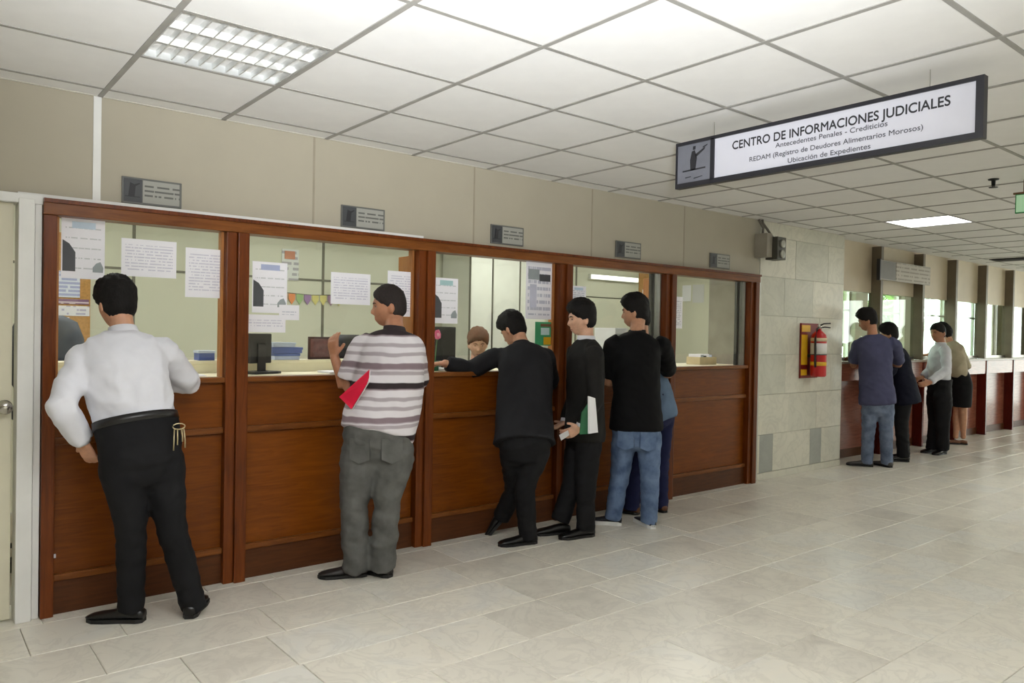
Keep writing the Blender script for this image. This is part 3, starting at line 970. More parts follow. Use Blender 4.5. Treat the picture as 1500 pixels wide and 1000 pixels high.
    for sg in (-1, 1):
        c = V((sg * .031, .0655, .008)) * hs
        e_ = MB().ellipsoid(M4 @ c, (.0095, .0095, .006), 10, 8).build('eye', EYEW, body, True, origin=base); e_.location = (0, 0, 0)
        i_ = MB().ellipsoid(M4 @ (c + V((0, .0085, 0))), (.005, .004, .005), 8, 6).build('iris', IRIS, e_, True, origin=base); i_.location = (0, 0, 0)
        m = MB(); m.tube([M4 @ (V((sg * x, y, z)) * hs) for x, y, z in ((.014, .089, .025), (.03, .0835, .029), (.047, .073, .025))], [.003, .0042, .002], 6)
        m.build('eyebrow', look.get('hair', HAIRB), body, True, origin=base).location = (0, 0, 0)
    MB().ellipsoid(M4 @ (V((0, .0795, -.064)) * hs), (.02, .006, .006), 12, 6, basis(HF)).build('mouth', LIP, body, True, origin=base).location = (0, 0, 0)
    # ---- shoes
    if look.get('shoe'):
        for q in ('l', 'r'):
            a = J['a' + q]
            shoe('shoe', V((a.x, a.y, J.get('fz' + q, 0.0))), J['t' + q], look['shoe'], look.get('sole', look['shoe']), body, base, look.get('shoe_s', 1.0), pitch=J.get('fp' + q, 0.0), sneaker=look.get('sneaker', False))
    return body

def child(m, name, mat, body, smooth=False, bevel=0):
    o = m.build(name, mat, body, smooth, bevel, origin=body.location)
    o.location = (0, 0, 0)
    return o
def H(fd, pn, th, curl=.5):
    return (V(fd), V(pn), V(th), curl)

SHIRTW = fabric('shirt_white', rgb(222, 223, 230), .8, .03)
TBLACK = fabric('trousers_black', rgb(22, 22, 24), .8, .2)
SUIT = fabric('suit_charcoal', rgb(27, 27, 30), .8, .15)
SUIT2 = fabric('suit_black', rgb(32, 31, 30), .8, .15)
JEANG = fabric('jeans_grey', rgb(84, 84, 81), .85, .1, rgb(100, 100, 97))
JEANB = fabric('jeans_blue', rgb(78, 98, 130), .85, .12, rgb(112, 132, 162))
JEANF = fabric('jeans_faded', rgb(92, 106, 130), .85, .2, rgb(122, 134, 156))
POLO = fabric('polo_black', rgb(10, 10, 12), .85, .2)
TEEB = fabric('tee_slate', rgb(72, 74, 100), .85, .08)
NAVY = fabric('navy_cloth', rgb(20, 22, 36), .85, .15)
BEIGE = fabric('blouse_beige', rgb(176, 166, 142), .85, .08)
LEATH = plain('shoe_leather', rgb(16, 15, 15), .32)
SOLEB = plain('sole_black', rgb(14, 13, 13), .6)
SOLEW = plain('sole_white', rgb(225, 225, 222), .5)
# striped polo shirt
k = NT('shirt_striped')
sp = k.add('ShaderNodeSeparateXYZ'); k.link(k.coord('Object', (1, 1, 1)), sp.inputs[0])
zz = k.math('ADD', sp.outputs[2], k.math('MULTIPLY', k.noise(k.coord(), 5, 2), .03))
fr = k.math('FRACT', k.math('MULTIPLY', k.math('ADD', zz, -1.115), 1 / .30))
W_, G_, M_, K_ = rgb(222, 218, 222), rgb(172, 163, 168), rgb(132, 116, 122), rgb(52, 44, 46)
cr_ = k.ramp(fr, [(0, K_), (.10, K_), (.12, W_), (.24, W_), (.26, G_), (.31, G_), (.33, W_), (.37, M_), (.46, M_), (.48, W_), (.59, W_), (.61, G_), (.66, G_), (.68, W_), (.76, W_), (.78, G_), (.83, G_), (.85, W_), (.96, W_), (.985, M_)])
cr_.node.color_ramp.interpolation = 'LINEAR'
k.color(cr_); k.p.inputs['Roughness'].default_value = .85; k.p.inputs['Specular IOR Level'].default_value = .2
STRIPE = k.m

X0, Y1, Z1 = V((1, 0, 0)), V((0, 1, 0)), V((0, 0, 1))
DN = V((0, 0, -1))

# --- man in white shirt leaning on the first counter
J = dict(
    head=at(171, 448, -.19), face=V((-.25, 1, -.28)), neck=at(181, 487, -.25), chest=at(182, 545, -.33), pel=at(206, 655, -.42),
    sl=at(126, 521, -.27), sr=at(238, 514, -.29), el=at(90, 592, -.40), wl=at(121, 647, -.33), er=at(277, 561, -.16), wr=V((.93, -.02, 1.19)),
    hl=at(178, 672, -.42), hr=at(238, 666, -.42), kl=at(192, 770, -.40), kr=at(250, 765, -.44), al=at(192, 882, -.32), ar=at(282, 882, -.40),
    tl=V((-.75, .6, 0)), tr=V((.45, .8, 0)),
    handl=H((.35, .3, -.8), (.6, .6, .1), (.2, .8, .3), .35), handr=H((-.8, .3, -.05), (0, 0, -1), (0, 1, 0), .3))
p1 = person('man in white long-sleeved shirt and black trousers with keys on his belt', J,
    dict(shirt=SHIRTW, trousers=TBLACK, belt=LEATH, shoe=LEATH, sole=SOLEB, collar=SHIRTW, cuffs=SHIRTW, hair_style='full', sg=.012, sfold=.013, belly=.01, wst=1.06, rise=.3, build=1.06, hem=.0, tucked=True, tlen=.03))
KEY = plain('key_metal', rgb(190, 176, 140), .3, .9)
kp = at(262, 628, -.53)
m = MB()
for dx, ln in ((-.02, .1), (-.006, .075), (.012, .06), (.022, .09)):
    m.tube([(kp.x + dx, kp.y, kp.z), (kp.x + dx * 1.2, kp.y - .008, kp.z - ln * .6), (kp.x + dx * 1.25, kp.y - .006, kp.z - ln)], .0035, 6)
m.tube([(kp.x + .028 * math.cos(a), kp.y, kp.z + .012 + .014 * math.sin(a)) for a in [i * PI / 6 for i in range(13)]], .003, 6)
child(m, 'key_ring', KEY, p1, True)

# --- man in striped shirt
J = dict(
    head=at(570, 450, -.33), face=V((-.85, .5, -.08)), neck=at(578, 484, -.40), chest=at(572, 535, -.42), pel=at(554, 629, -.42),
    sl=at(532, 507, -.27), sr=at(603, 508, -.52), el=at(506, 570, -.20), wl=at(490, 523, -.14), er=at(612, 572, -.30), wr=V((2.30, -.02, 1.19)),
    hl=at(531, 655, -.36), hr=at(577, 655, -.46), kl=at(519, 738, -.36), kr=at(567, 735, -.46), al=at(521, 832, -.34), ar=at(560, 830, -.42),
    tl=V((-.9, .45, 0)), tr=V((-.3, .9, 0)),
    handl=H((-.1, .1, 1), (.8, .4, 0), (-.3, -.7, .2), .45), handr=H((-.9, .2, 0), (0, 0, -1), (0, 1, 0), .3))
p2 = person('heavyset man in grey-white striped polo shirt and grey jeans, red folder under his arm', J,
    dict(shirt=STRIPE, trousers=JEANG, shoe=plain('shoe_brown_black', rgb(34, 30, 28), .6), sole=SOLEB, collar=fabric('collar_dark', rgb(54, 46, 48)), sleeve='short', sleeve_end=.78, hair_style='crop', hair=hair_mat('hair_cropped', rgb(44, 38, 36)), skin=SKIN2, sg=.012, sfold=.007, belly=.05, wst=1.2, hem=.012, build=1.14, pockets=JEANG, legw=1.14, cuff=1.05, tlen=.012, tfold=.011, head_s=1.03))

# --- man in dark suit leaning over the third counter
J = dict(
    head=at(752, 484, -.06), face=V((-.2, 1, -.65)), neck=at(765, 507, -.17), chest=at(770, 545, -.28), pel=at(768, 640, -.44),
    sl=at(727, 523, -.10), sr=at(798, 523, -.26), el=at(690, 541, .02), wl=V((2.93, .06, 1.205)), er=at(806, 560, -.08), wr=V((3.55, .0, 1.20)),
    hl=at(753, 655, -.38), hr=at(785, 655, -.48), kl=at(754, 715, -.26), kr=at(769, 715, -.44), al=at(737, 752, -.12), ar=at(773, 782, -.40),
    tl=V((-.6, .7, 0)), tr=V((-.95, .3, 0)), fpl=-.9, fzl=.09,
    handl=H((-.9, .3, -.05), (0, 0, -1), (0, 1, 0), .3), handr=H((-.9, .3, 0), (0, 0, -1), (0, 1, 0), .3))
p3 = person('man in charcoal suit bent forward with his forearms on the middle counter', J,
    dict(jacket=SUIT, trousers=TBLACK, shoe=LEATH, sole=SOLEB, collar=SUIT, hair_style='full', hem=.05, hemw=1.08, jg=.02, build=1.04, head_up=V((0, .2, 1))))

# --- man in black suit in profile holding a green folder
J = dict(
    head=at(852, 468, -.40), face=V((-.9, .55, -.12)), neck=at(859, 497, -.43), chest=at(858, 540, -.44), pel=at(856, 624, -.44),
    sl=at(843, 512, -.30), sr=at(870, 513, -.58), el=at(840, 580, -.22), wl=at(828, 618, -.24), er=at(873, 582, -.62), wr=at(850, 626, -.58),
    hl=at(849, 634, -.38), hr=at(863, 634, -.52), kl=at(838, 710, -.38), kr=at(858, 712, -.52), al=at(822, 757, -.34), ar=at(858, 769, -.50),
    tl=V((-.9, .4, 0)), tr=V((-.95, .25, 0)),
    handl=H((-.5, .5, -.4), (.2, -.3, .6), (.3, .5, .4), .6), handr=H((-.75, .2, -.35), (.2, .9, .1), (-.3, .1, .8), .7))
p4 = person('man in black suit and white shirt seen in profile, green folder under his arm', J,
    dict(jacket=SUIT2, trousers=TBLACK, shoe=LEATH, sole=SOLEB, collar=SHIRTW, cuffs=SHIRTW, hair_style='full', hem=.1, hemw=1.04, jg=.012, skin=SKIN3, build=.97))

# --- man in black polo and blue jeans
J = dict(
    head=at(930, 458, -.42), face=V((-.55, 1, -.1)), neck=at(933, 487, -.5), chest=at(932, 528, -.53), pel=at(932, 622, -.53),
    sl=at(898, 504, -.42), sr=at(970, 506, -.60), el=at(893, 560, -.34), wl=V((4.15, -.05, 1.2)), er=at(979, 548, -.42), wr=V((4.72, -.08, 1.22)),
    hl=at(916, 632, -.46), hr=at(950, 634, -.58), kl=at(908, 695, -.42), kr=at(952, 697, -.60), al=at(898, 758, -.38), ar=at(951, 763, -.58),
    tl=V((-.6, .8, 0)), tr=V((.35, .9, 0)),
    handl=H((.3, .9, 0), (0, 0, -1), (1, 0, 0), .35), handr=H((-.3, .9, 0), (0, 0, -1), (-1, 0, 0), .35))
p5 = person('man in black polo shirt and faded blue jeans standing at the fourth counter', J,
    dict(shirt=POLO, trousers=JEANB, shoe=plain('sneaker_black', rgb(18, 20, 28), .6), sole=SOLEW, sneaker=True, collar=POLO, sleeve='short', sleeve_end=.85, hair_style='full', sg=.014, sfold=.006, hem=.04, pockets=JEANB, legw=1.02, tlen=.008, build=1.02))

# --- person mostly hidden behind him
def standing(cx, cy, face_ang, h=1.66, lean=.05, w=1.0, seed=0):
    """upright pose at a place on the floor, facing an angle (radians from +x)"""
    f = V((math.cos(face_ang), math.sin(face_ang), 0)); r = V((f.y, -f.x, 0)); s = h / 1.70
    b = V((cx, cy, 0))
    P = lambda fr, rt, z: b + f * fr * s + r * rt * s + V((0, 0, z * s))
    return dict(head=P(.07 + lean, 0, 1.585), face=f + V((0, 0, -.2)), neck=P(lean * .8, 0, 1.42), chest=P(lean * .5, 0, 1.24), pel=P(-.02, 0, .93),
        sl=P(lean * .6, -.19, 1.37), sr=P(lean * .6, .19, 1.37), el=P(.04 + lean, -.25, 1.1), er=P(.04 + lean, .25, 1.1), wl=P(.24 + lean, -.12, 1.16), wr=P(.24 + lean, .12, 1.16),
        hl=P(-.02, -.085, .89), hr=P(-.02, .085, .89), kl=P(.0, -.1, .49), kr=P(.0, .1, .49), al=P(-.03, -.11, .085), ar=P(-.03, .11, .085),
        tl=f - r * .25, tr=f + r * .25, handl=H(f, -Z1, r, .4), handr=H(f, -Z1, -r, .4))
J = standing(4.74, -.30, math.radians(95), 1.56)
J['head'] = at(935, 468, -.16); J['neck'] = at(941, 497, -.22); J['chest'] = at(946, 530, -.27); J['sl'] = at(922, 512, -.2); J['sr'] = at(962, 512, -.32)
J['el'] = at(915, 545, -.16); J['er'] = at(968, 548, -.24); J['wl'] = V((4.5, -.06, 1.2)); J['wr'] = V((4.8, -.07, 1.2))
J['ar'] = at(967, 738, -.30); J['kr'] = at(966, 690, -.3); J['al'] = at(925, 741, -.22); J['kl'] = at(928, 690, -.22)
p6 = person('person in dark blue trousers and brown sandals mostly hidden behind the man in black polo', J,
    dict(shirt=fabric('top_blue_grey', rgb(96, 116, 140)), sleeve='short', trousers=fabric('trousers_navy', rgb(30, 34, 66)), shoe=plain('sandal_brown', rgb(92, 56, 34), .6), sole=SOLEB, hair_style='full', build=.86, voxel=.009))

# --- far group
J = dict(
    head=at(1271, 470, -.20), face=V((-.35, 1, -.35)), neck=at(1278, 490, -.27), chest=at(1282, 520, -.30), pel=at(1285, 584, -.32),
    sl=at(1258, 503, -.14), sr=at(1310, 503, -.44), el=at(1250, 535, -.05), wl=V((8.75, .12, 1.2)), er=at(1317, 534, -.36), wr=V((9.0, .0, 1.2)),
    hl=at(1275, 590, -.26), hr=at(1297, 590, -.38), kl=at(1272, 632, -.24), kr=at(1298, 632, -.38), al=at(1270, 672, -.22), ar=at(1299, 672, -.36),
    tl=V((-.4, .8, 0)), tr=V((.3, .9, 0)), handl=H((.4, .9, 0), -Z1, (1, 0, 0), .4), handr=H((-.4, .9, 0), -Z1, (-1, 0, 0), .4))
person('man in slate blue t-shirt and faded jeans at the counter next to the marble pier', J,
    dict(shirt=TEEB, sleeve='short', sleeve_end=.85, trousers=JEANF, shoe=plain('shoe_grey', rgb(70, 68, 66), .6), sole=SOLEB, hair_style='full', sg=.012, hem=.06, legw=1.0, tlen=.05, voxel=.009, skin=SKIN2))
J = standing(9.22, -.24, math.radians(112), 1.58, .1)
for q_ in ('wl', 'wr'): J[q_].y = min(J[q_].y, .06); J[q_].z = 1.2
p = person('dark-clothed person in navy jacket standing beside the man in slate t-shirt', J,
    dict(jacket=NAVY, trousers=TBLACK, shoe=LEATH, sole=SOLEB, collar=NAVY, hair_style='full', hem=.2, voxel=.009))
J = dict(
    head=at(1374, 488, -.25), face=V((-.95, .3, -.15)), neck=at(1378, 504, -.26), chest=at(1377, 526, -.27), pel=at(1376, 570, -.26),
    sl=at(1370, 512, -.12), sr=at(1385, 513, -.4), el=at(1362, 542, -.08), wl=at(1352, 552, -.04), er=at(1386, 541, -.45), wr=at(1362, 560, -.38),
    hl=at(1371, 580, -.2), hr=at(1381, 580, -.34), kl=at(1370, 617, -.2), kr=at(1381, 617, -.34), al=at(1366, 651, -.18), ar=at(1381, 652, -.32),
    tl=V((-1, .2, 0)), tr=V((-1, .1, 0)), handl=H((-.8, .3, -.2), (.1, .2, -.8), (0, -1, .2), .4), handr=H((-.8, .3, -.2), (0, .8, 0), (0, 0, 1), .4))
person('man in white shirt and black trousers standing in profile at the far counter', J,
    dict(shirt=fabric('shirt_pale', rgb(205, 206, 212), .8, .03), trousers=TBLACK, tucked=True, shoe=LEATH, sole=SOLEB, hair_style='crop', skin=SKIN2, legw=1.1, tlen=.06, voxel=.009, collar=SHIRTW))
J = dict(
    head=at(1381, 487, .06), face=V((-.6, 1, -.5)), neck=at(1390, 500, -.02), chest=at(1396, 517, -.06), pel=at(1407, 560, -.1),
    sl=at(1385, 509, .06), sr=at(1405, 509, -.16), el=V((11.15, .14, 1.2)), wl=V((11.0, .2, 1.22)), er=at(1417, 537, -.1), wr=V((11.62, .12, 1.2)),
    hl=at(1402, 566, -.05), hr=at(1412, 566, -.15), kl=at(1402, 602, -.05), kr=at(1411, 602, -.14), al=at(1400, 640, -.05), ar=at(1411, 640, -.12),
    tl=V((-.5, .9, 0)), tr=V((-.2, 1, 0)), handl=H((-.5, .8, 0), -Z1, (1, 0, 0), .4), handr=H((-.5, .8, 0), -Z1, (-1, 0, 0), .4))
person('woman in beige blouse and black skirt leaning over the far counter', J,
    dict(shirt=BEIGE, tucked=True, skirt=TBLACK, shoe=plain('shoe_tan', rgb(120, 78, 52), .5), sole=SOLEB, hair_style='long', build=.9, hem=.02, voxel=.009, leg=.95, shoe_s=.85))
# --- clerk behind the glass
J = standing(0, 0, math.radians(-120), 1.62, .05)
C0 = at(700, 505, .95)
off = V((C0.x, C0.y, C0.z)) - J['head']
for q in list(J):
    if isinstance(J[q], V) and q not in ('face', 'tl', 'tr'): J[q] = J[q] + off
for a, b_, c, d in (('kl', 'al', 'hl', 1), ('kr', 'ar', 'hr', 1)):
    ff = V((math.cos(math.radians(-120)), math.sin(math.radians(-120)), 0))
    J[a] = J[c] + ff * .3 + V((0, 0, -.02)); J[b_] = J[a] + V((0, 0, -.42))
    J['fz' + a[1]] = J[b_].z - .08
for s_ in 'lr':
    J['w' + s_] = J['e' + s_] + V((-.05, -.2, .04))
clerk_z = J['pel'].z
person('clerk with brown hair sitting behind the glass of the middle window', J,
    dict(shirt=fabric('clerk_blouse', rgb(120, 124, 140)), trousers=TBLACK, shoe=LEATH, hair=HAIRBR, hair_style='full', skin=SKIN3, build=.92, voxel=.009))

# ================================================================== SIGNS
def atx(px, py, x):
    d = _fw + _r2 * ((px - 750) / F_PX) + _u2 * ((500 - py) / F_PX)
    return CAM + d * ((x - CAM.x) / d.x)
def text_obj(body, name, mat, parent, left, xdir, up, width, height, bold=.0, th=.0006):
    """mesh lettering: left-bottom point, reading direction, up direction, width and cap height"""
    cu = bpy.data.curves.new('lettering', 'FONT'); cu.body = body; cu.size = 1; cu.extrude = 0
    ob = bpy.data.objects.new('lettering', cu); COL.objects.link(ob)
    dg = bpy.context.evaluated_depsgraph_get()
    me = bpy.data.meshes.new_from_object(ob.evaluated_get(dg))
    bpy.data.objects.remove(ob)
    xs = [v.co.x for v in me.vertices]; x0, x1 = min(xs), max(xs)
    sx_ = width / (x1 - x0); sy_ = height / .72
    n = V(xdir).cross(V(up)); L = V(left) - wloc(parent)
    if bold:
        bm = bmesh.new(); bm.from_mesh(me); src = bm.copy()
        for dx, dy in ((-bold, 0), (bold, 0), (0, -bold), (0, bold)):
            t_ = bpy.data.meshes.new('tmp'); src.to_mesh(t_)
            for v in t_.vertices: v.co.x += dx; v.co.y += dy; v.co.z += (dx * 2 + dy) * .01
            bm.from_mesh(t_); bpy.data.meshes.remove(t_)
        bm.to_mesh(me); bm.free(); src.free()
    for v in me.vertices:
        v.co = L + V(xdir) * ((v.co.x - x0) * sx_) + V(up) * (v.co.y * sy_) + n * (th + v.co.z)
    me.materials.clear(); me.materials.append(mat); me.name = name
    o = bpy.data.objects.new(name, me); COL.objects.link(o); o.parent = parent
    return o
INK = plain('ink', rgb(38, 38, 42), .6)
SIGNF = plain('sign_frame', rgb(34, 34, 40), .4)
SIGNW = plain('sign_face', rgb(206, 206, 214), .5, var=.01)
SIGNG = plain('sign_emblem_ground', rgb(112, 114, 122), .5)

SX = 3.40
sg = empty('hanging_sign', (SX, -2.32, 2.37)); tag(sg, 'long white hanging sign in black frame naming the information centre', 'sign')
ya, yb, za, zb = -1.548, -3.10, 2.245, 2.498
box('panel', SX - .012, SX + .012, yb + .004, ya - .004, za + .004, zb - .004, SIGNW, sg)
fr_ = MB()
fr_.box(SX - .02, SX + .02, yb, ya, zb - .018, zb).box(SX - .02, SX + .02, yb, ya, za, za + .026)
fr_.box(SX - .02, SX + .02, yb, yb + .03, za + .026, zb - .018).box(SX - .02, SX + .02, ya - .01, ya, za + .026, zb - .018)
fr_.build('frame', SIGNF, sg)
yd = atx(1046, 240, SX).y
box('divider', SX - .02, SX + .012, yd - .012, yd + .012, za + .02, zb - .012, SIGNF, sg)
eg = box('emblem_ground', SX - .0135, SX - .011, yd + .012, ya - .01, za + .026, zb - .018, SIGNG, sg)
def emblem(parent, ox, yc, zc, s, mat):
    m = MB()
    def quad(p):   # polygon in (reading x, z) -> plane x = ox
        r0 = [V((ox, yc - a * s, zc + b * s)) for a, b in p]; r1 = [V((ox + .001, yc - a * s, zc + b * s)) for a, b in p]
        m.rings([r1, r0])
    quad([(-.12, -.25), (.05, -.25), (.1, .1), (.02, .32), (-.08, .3), (-.14, .05)])
    quad([(-.05, .34), (.04, .34), (.05, .44), (-.04, .44)])
    quad([(.05, .1), (.36, .3), (.38, .36), (.04, .2)])
    quad([(.3, .34), (.46, .4), (.46, .43), (.3, .38)])
    quad([(-.4, -.26), (.4, -.24), (.4, -.2), (-.4, -.22)])
    quad([(-.3, -.45), (-.1, -.43), (-.1, -.41), (-.3, -.42)])
    quad([(.0, -.5), (.3, -.46), (.3, -.44), (.0, -.47)])
    o = m.build('emblem', mat, parent, origin=wloc(parent)); o.location = (0, 0, 0)
emblem(sg, SX - .0150, (yd + ya) / 2, (za + zb) / 2 + .01, .19, INK)
GREYINK = plain('ink_grey', rgb(84, 84, 90), .6)
for body, p0, p1_, h, bold in (('CENTRO DE INFORMACIONES JUDICIALES', (1073, 218), (1392, 155), .043, .022), ('Antecedentes Penales - Crediticios', (1136, 214), (1300, 187), .024, .014),
                        ('REDAM (Registro de Deudores Alimentarios Morosos)', (1098, 234), (1352, 193), .024, .014), ('Ubicación de Expedientes', (1154, 238), (1275, 218), .024, .014)):
    a_, b_ = atx(*p0, SX - .0125), atx(*p1_, SX - .0125)
    z_ = (a_.z + b_.z) / 2
    text_obj(body, 'lettering', INK if h > .04 else GREYINK, sg, (SX - .0125, a_.y, z_), (0, -1, 0), (0, 0, 1), a_.y - b_.y, h, bold)
for y in (-1.79, -2.885):
    MB().tube([(SX, y, zb - .002), (SX, y, CEIL)], .0022, 6).build('wire', ALU, sg)

# small plates above each window
PL = [(.886, 1.177, 2.042, 2.183), (2.107, 2.408, 2.035, 2.17), (3.26, 3.56, 2.033, 2.165), (4.54, 4.842, 2.032, 2.163), (5.79, 6.09, 2.035, 2.168)]
names = ['above the first window beside the door', 'above the second window where the striped-shirt man stands', 'above the middle window of the five', 'above the window of the man in black polo', 'above the last window beside the marble pier']
PRM = print_mat('plate_print', rgb(150, 150, 142), rgb(92, 92, 88), .024, .4, .012, .03, .2, .13, 40, .4)
for (a, b, z0, z1), nm in zip(PL, names):
    z0 = max(z0, 2.056); z1 = z0 + .135
    s_ = empty('sign_plate', ((a + b) / 2, -.004, z0)); tag(s_, 'small grey name plate with dark emblem ' + nm, 'sign')
    box('plate', a, b, -.012, -.0005, z0, z1, plain('plate_grey', rgb(96, 96, 92), .5), s_, bevel=.002)
    xa = a + (b - a) * .34
    MB().box(xa, b - .012, -.0135, -.0118, z0 + .01, z1 - .01).build('printed_face', PRM, s_, origin=((xa + b) / 2, -.013, (z0 + z1) / 2))
    MB().box(a + .008, xa - .004, -.0135, -.0118, z0 + .008, z1 - .008).build('emblem_ground', plain('plate_dark', rgb(62, 64, 66), .5), s_, origin=(a, -.013, z0))
    m = MB(); cx, cz = (a + xa) / 2, (z0 + z1) / 2
    for p in ([(-.02, -.03), (.01, -.03), (.015, .03), (-.012, .04)], [(.01, .02), (.034, .036), (.034, .042), (.008, .032)], [(-.035, -.034), (.035, -.034), (.035, -.03), (-.035, -.03)]):
        m.prism([(cx + x, cz + z) for x, z in p], -.0145, -.0134)
    m.build('emblem', INK, s_)
# sign on the far fins
q0, q1 = at(1289, 380, .13), at(1362, 414, .13)
s_ = empty('wall_sign', (q0.x, .14, 2.1)); tag(s_, 'grey sign board with dark end fixed across the far brown fins', 'sign')
zt, zb2 = q0.z, at(1289, 409, .13).z
box('board', q0.x, q1.x, .125, .158, zb2, zt, plain('far_sign_grey', rgb(168, 160, 148), .5), s_, bevel=.003)
xd = at(1312, 400, .12).x
box('emblem_ground', q0.x + .01, xd, .12, .126, zb2 + .01, zt - .01, plain('far_sign_dark', rgb(110, 104, 98), .5), s_)
box('edge', q0.x - .02, q0.x, .115, .158, zb2 - .01, zt + .01, SIGNF, s_)
MB().box(xd + .02, q1.x - .02, .121, .1255, zb2 + .012, zt - .012).build('printed_face', print_mat('far_print', rgb(188, 180, 168), rgb(150, 142, 130), .05, .4, .05, .03, 1.4, .3, 14, .4), s_, origin=((xd + q1.x) / 2, .123, (zb2 + zt) / 2))

# ================================================================== NOTICES ON THE GLASS
GY = .0292
def sheet(p0, p1_, label, y=GY, lines=True, ink=rgb(212, 212, 226), pitch=.016, paper=rgb(246, 246, 252), name='notice_sheet', cat='notice', mz=.03, fill=.4, cover=.42, tilt=0):
    a, b = at(*p0, y), at(*p1_, y)
    w_, h_ = b.x - a.x, a.z - b.z
    c = V(((a.x + b.x) / 2, y, (a.z + b.z) / 2))
    mt = print_mat('sheet_print', paper, ink, pitch, fill, .018, mz, w_, h_, 70, cover) if lines else PAPER
    o = MB().box(c.x - w_ / 2, c.x + w_ / 2, y - .0006, y + .0004, c.z - h_ / 2, c.z + h_ / 2).build(name, mt, origin=c)
    o.rotation_euler.y = tilt
    tag(o, label, cat)
    return o, c, w_, h_
BLUEP = plain('print_pale_blue', rgb(196, 214, 230), .6); DKP = plain('print_dark', rgb(74, 76, 80), .6); GRP = plain('print_grey', rgb(150, 158, 160), .6)
def poster(p0, p1_, label, hdr=BLUEP, y=GY):
    o, c, w_, h_ = sheet(p0, p1_, label, y, True, rgb(205, 208, 212), .05, name='poster', cat='poster', mz=.02, fill=.12)
    def flat(name, poly, mat):
        MB().prism([(c.x + (u - .5) * w_, c.z + (v - .5) * h_) for u, v in poly], y - .0012, y - .0005).build(name, mat, o, origin=c).location = (0, 0, 0)
    flat('header', [(.24, .84), (.78, .84), (.78, .95), (.24, .95)], hdr)
    flat('dark_block', [(.03, .12), (.32, .12), (.32, .44), (.18, .58), (.03, .64)], DKP)
    flat('drawing', [(.72, .12), (.96, .12), (.97, .2), (.9, .3), (.8, .27), (.72, .2)], GRP)
    return o
poster((90, 318), (153, 410), 'white poster with pale blue header and dark block on the first window')
sheet((178, 348), (258, 408), 'landscape white notice in the middle of the first window')
sheet((272, 362), (327, 437), 'portrait white notice at the right edge of the first window')
poster((370, 382), (420, 459), 'white poster with blue header and dark block on the second window', plain('print_blue', rgb(172, 182, 214), .6))
sheet((360, 460), (418, 487), 'wide white notice just under the poster on the second window')
sheet((409, 446), (438, 469), 'small pale sheet beside the poster on the second window', y=GY - .0018, ink=rgb(205, 208, 220))
sheet((485, 398), (542, 447), 'landscape white notice in the middle of the second window')
sheet((568, 396), (607, 464), 'portrait white notice beside the post, right of striped-shirt man head')
poster((636, 406), (670, 474), 'white poster with teal header and dark block on the middle window', plain('print_teal', rgb(170, 205, 206), .6))
o, c, w_, h_ = sheet((771, 381), (808, 468), 'tall white poster with grey photograph on the middle window', name='poster', cat='poster', ink=rgb(196, 198, 212), pitch=.05, fill=.5)
for (u0, u1, v0, v1, mt) in ((.08, .5, .68, .86, GRP), (.5, .92, .66, .78, DKP), (.15, .4, .2, .6, plain('print_lilac', rgb(198, 200, 216), .6))):
    MB().box(c.x + (u0 - .5) * w_, c.x + (u1 - .5) * w_, GY - .0013, GY - .0005, c.z + (v0 - .5) * h_, c.z + (v1 - .5) * h_).build('photo_print', mt, o, origin=c).location = (0, 0, 0)
o, c, w_, h_ = sheet((784, 471), (811, 506), 'green and yellow leaflet on the middle window beside the post', name='leaflet', cat='leaflet', lines=False)
o.data.materials.clear(); o.data.materials.append(plain('leaflet_green', rgb(62, 160, 108), .5))
for (u0, u1, v0, v1, nm, cc_) in ((.3, .75, .45, .75, 'white_patch', rgb(200, 224, 222)), (.45, .98, .04, .36, 'yellow_patch', rgb(222, 176, 30)), (.28, .95, .8, .92, 'brown_band', rgb(120, 84, 60))):
    MB().box(c.x + (u0 - .5) * w_, c.x + (u1 - .5) * w_, GY - .0013, GY - .0005, c.z + (v0 - .5) * h_, c.z + (v1 - .5) * h_).build(nm, plain('leaflet_' + nm, cc_, .5), o, origin=c).location = (0, 0, 0)
o, c, w_, h_ = sheet((837, 418), (858, 447), 'white notice with blue heading on the fourth window', ink=rgb(196, 200, 214))
MB().box(c.x - w_ * .3, c.x + w_ * .3, GY - .0013, GY - .0005, c.z + h_ * .28, c.z + h_ * .42).build('header', BLUEP, o, origin=c).location = (0, 0, 0)
sheet((987, 434), (999, 481), 'narrow white sheet at the left edge of the last window', ink=rgb(190, 190, 200))

# ================================================================== INSIDE THE BOOTHS
CORK = plain('cork', rgb(192, 144, 84), .85, var=.08, nscale=60)
def pinned(p0, p1_, y, name, mat, label, cat, th=.004):
    a, b = at(*p0, y), at(*p1_, y)
    o = MB().box(a.x, b.x, y - th, y, b.z, a.z).build(name, mat, origin=((a.x + b.x) / 2, y, (a.z + b.z) / 2)); tag(o, label, cat); return o
yb_ = YW - .008
cb_ = pinned((60, 338), (131, 506), yb_, 'cork_board', CORK, 'brown cork board on the green wall behind the first window', 'board', .015)
pinned((84, 396), (117, 436), yb_ - .018, 'pinned_photo', print_mat('photo_blue', rgb(222, 226, 238), rgb(170, 176, 214), .03, .6, .03, .05, .3, .3, 25, .35), 'white sheet with bluish picture pinned on the cork board', 'notice')
pinned((80, 437), (130, 446), yb_ - .018, 'pinned_photo', print_mat('photo_mauve', rgb(214, 196, 200), rgb(140, 104, 134), .04, .7, 0, 0, .5, .1, 14, .4), 'strip of mauve pictures pinned on the cork board', 'photo')
pinned((78, 447), (131, 463), yb_ - .018, 'pinned_sheet', print_mat('photo_white', rgb(232, 230, 232), rgb(188, 184, 206), .03, .5, 0, .01, .5, .14, 20, .5), 'wide white sheet with small prints pinned on the cork board', 'notice')
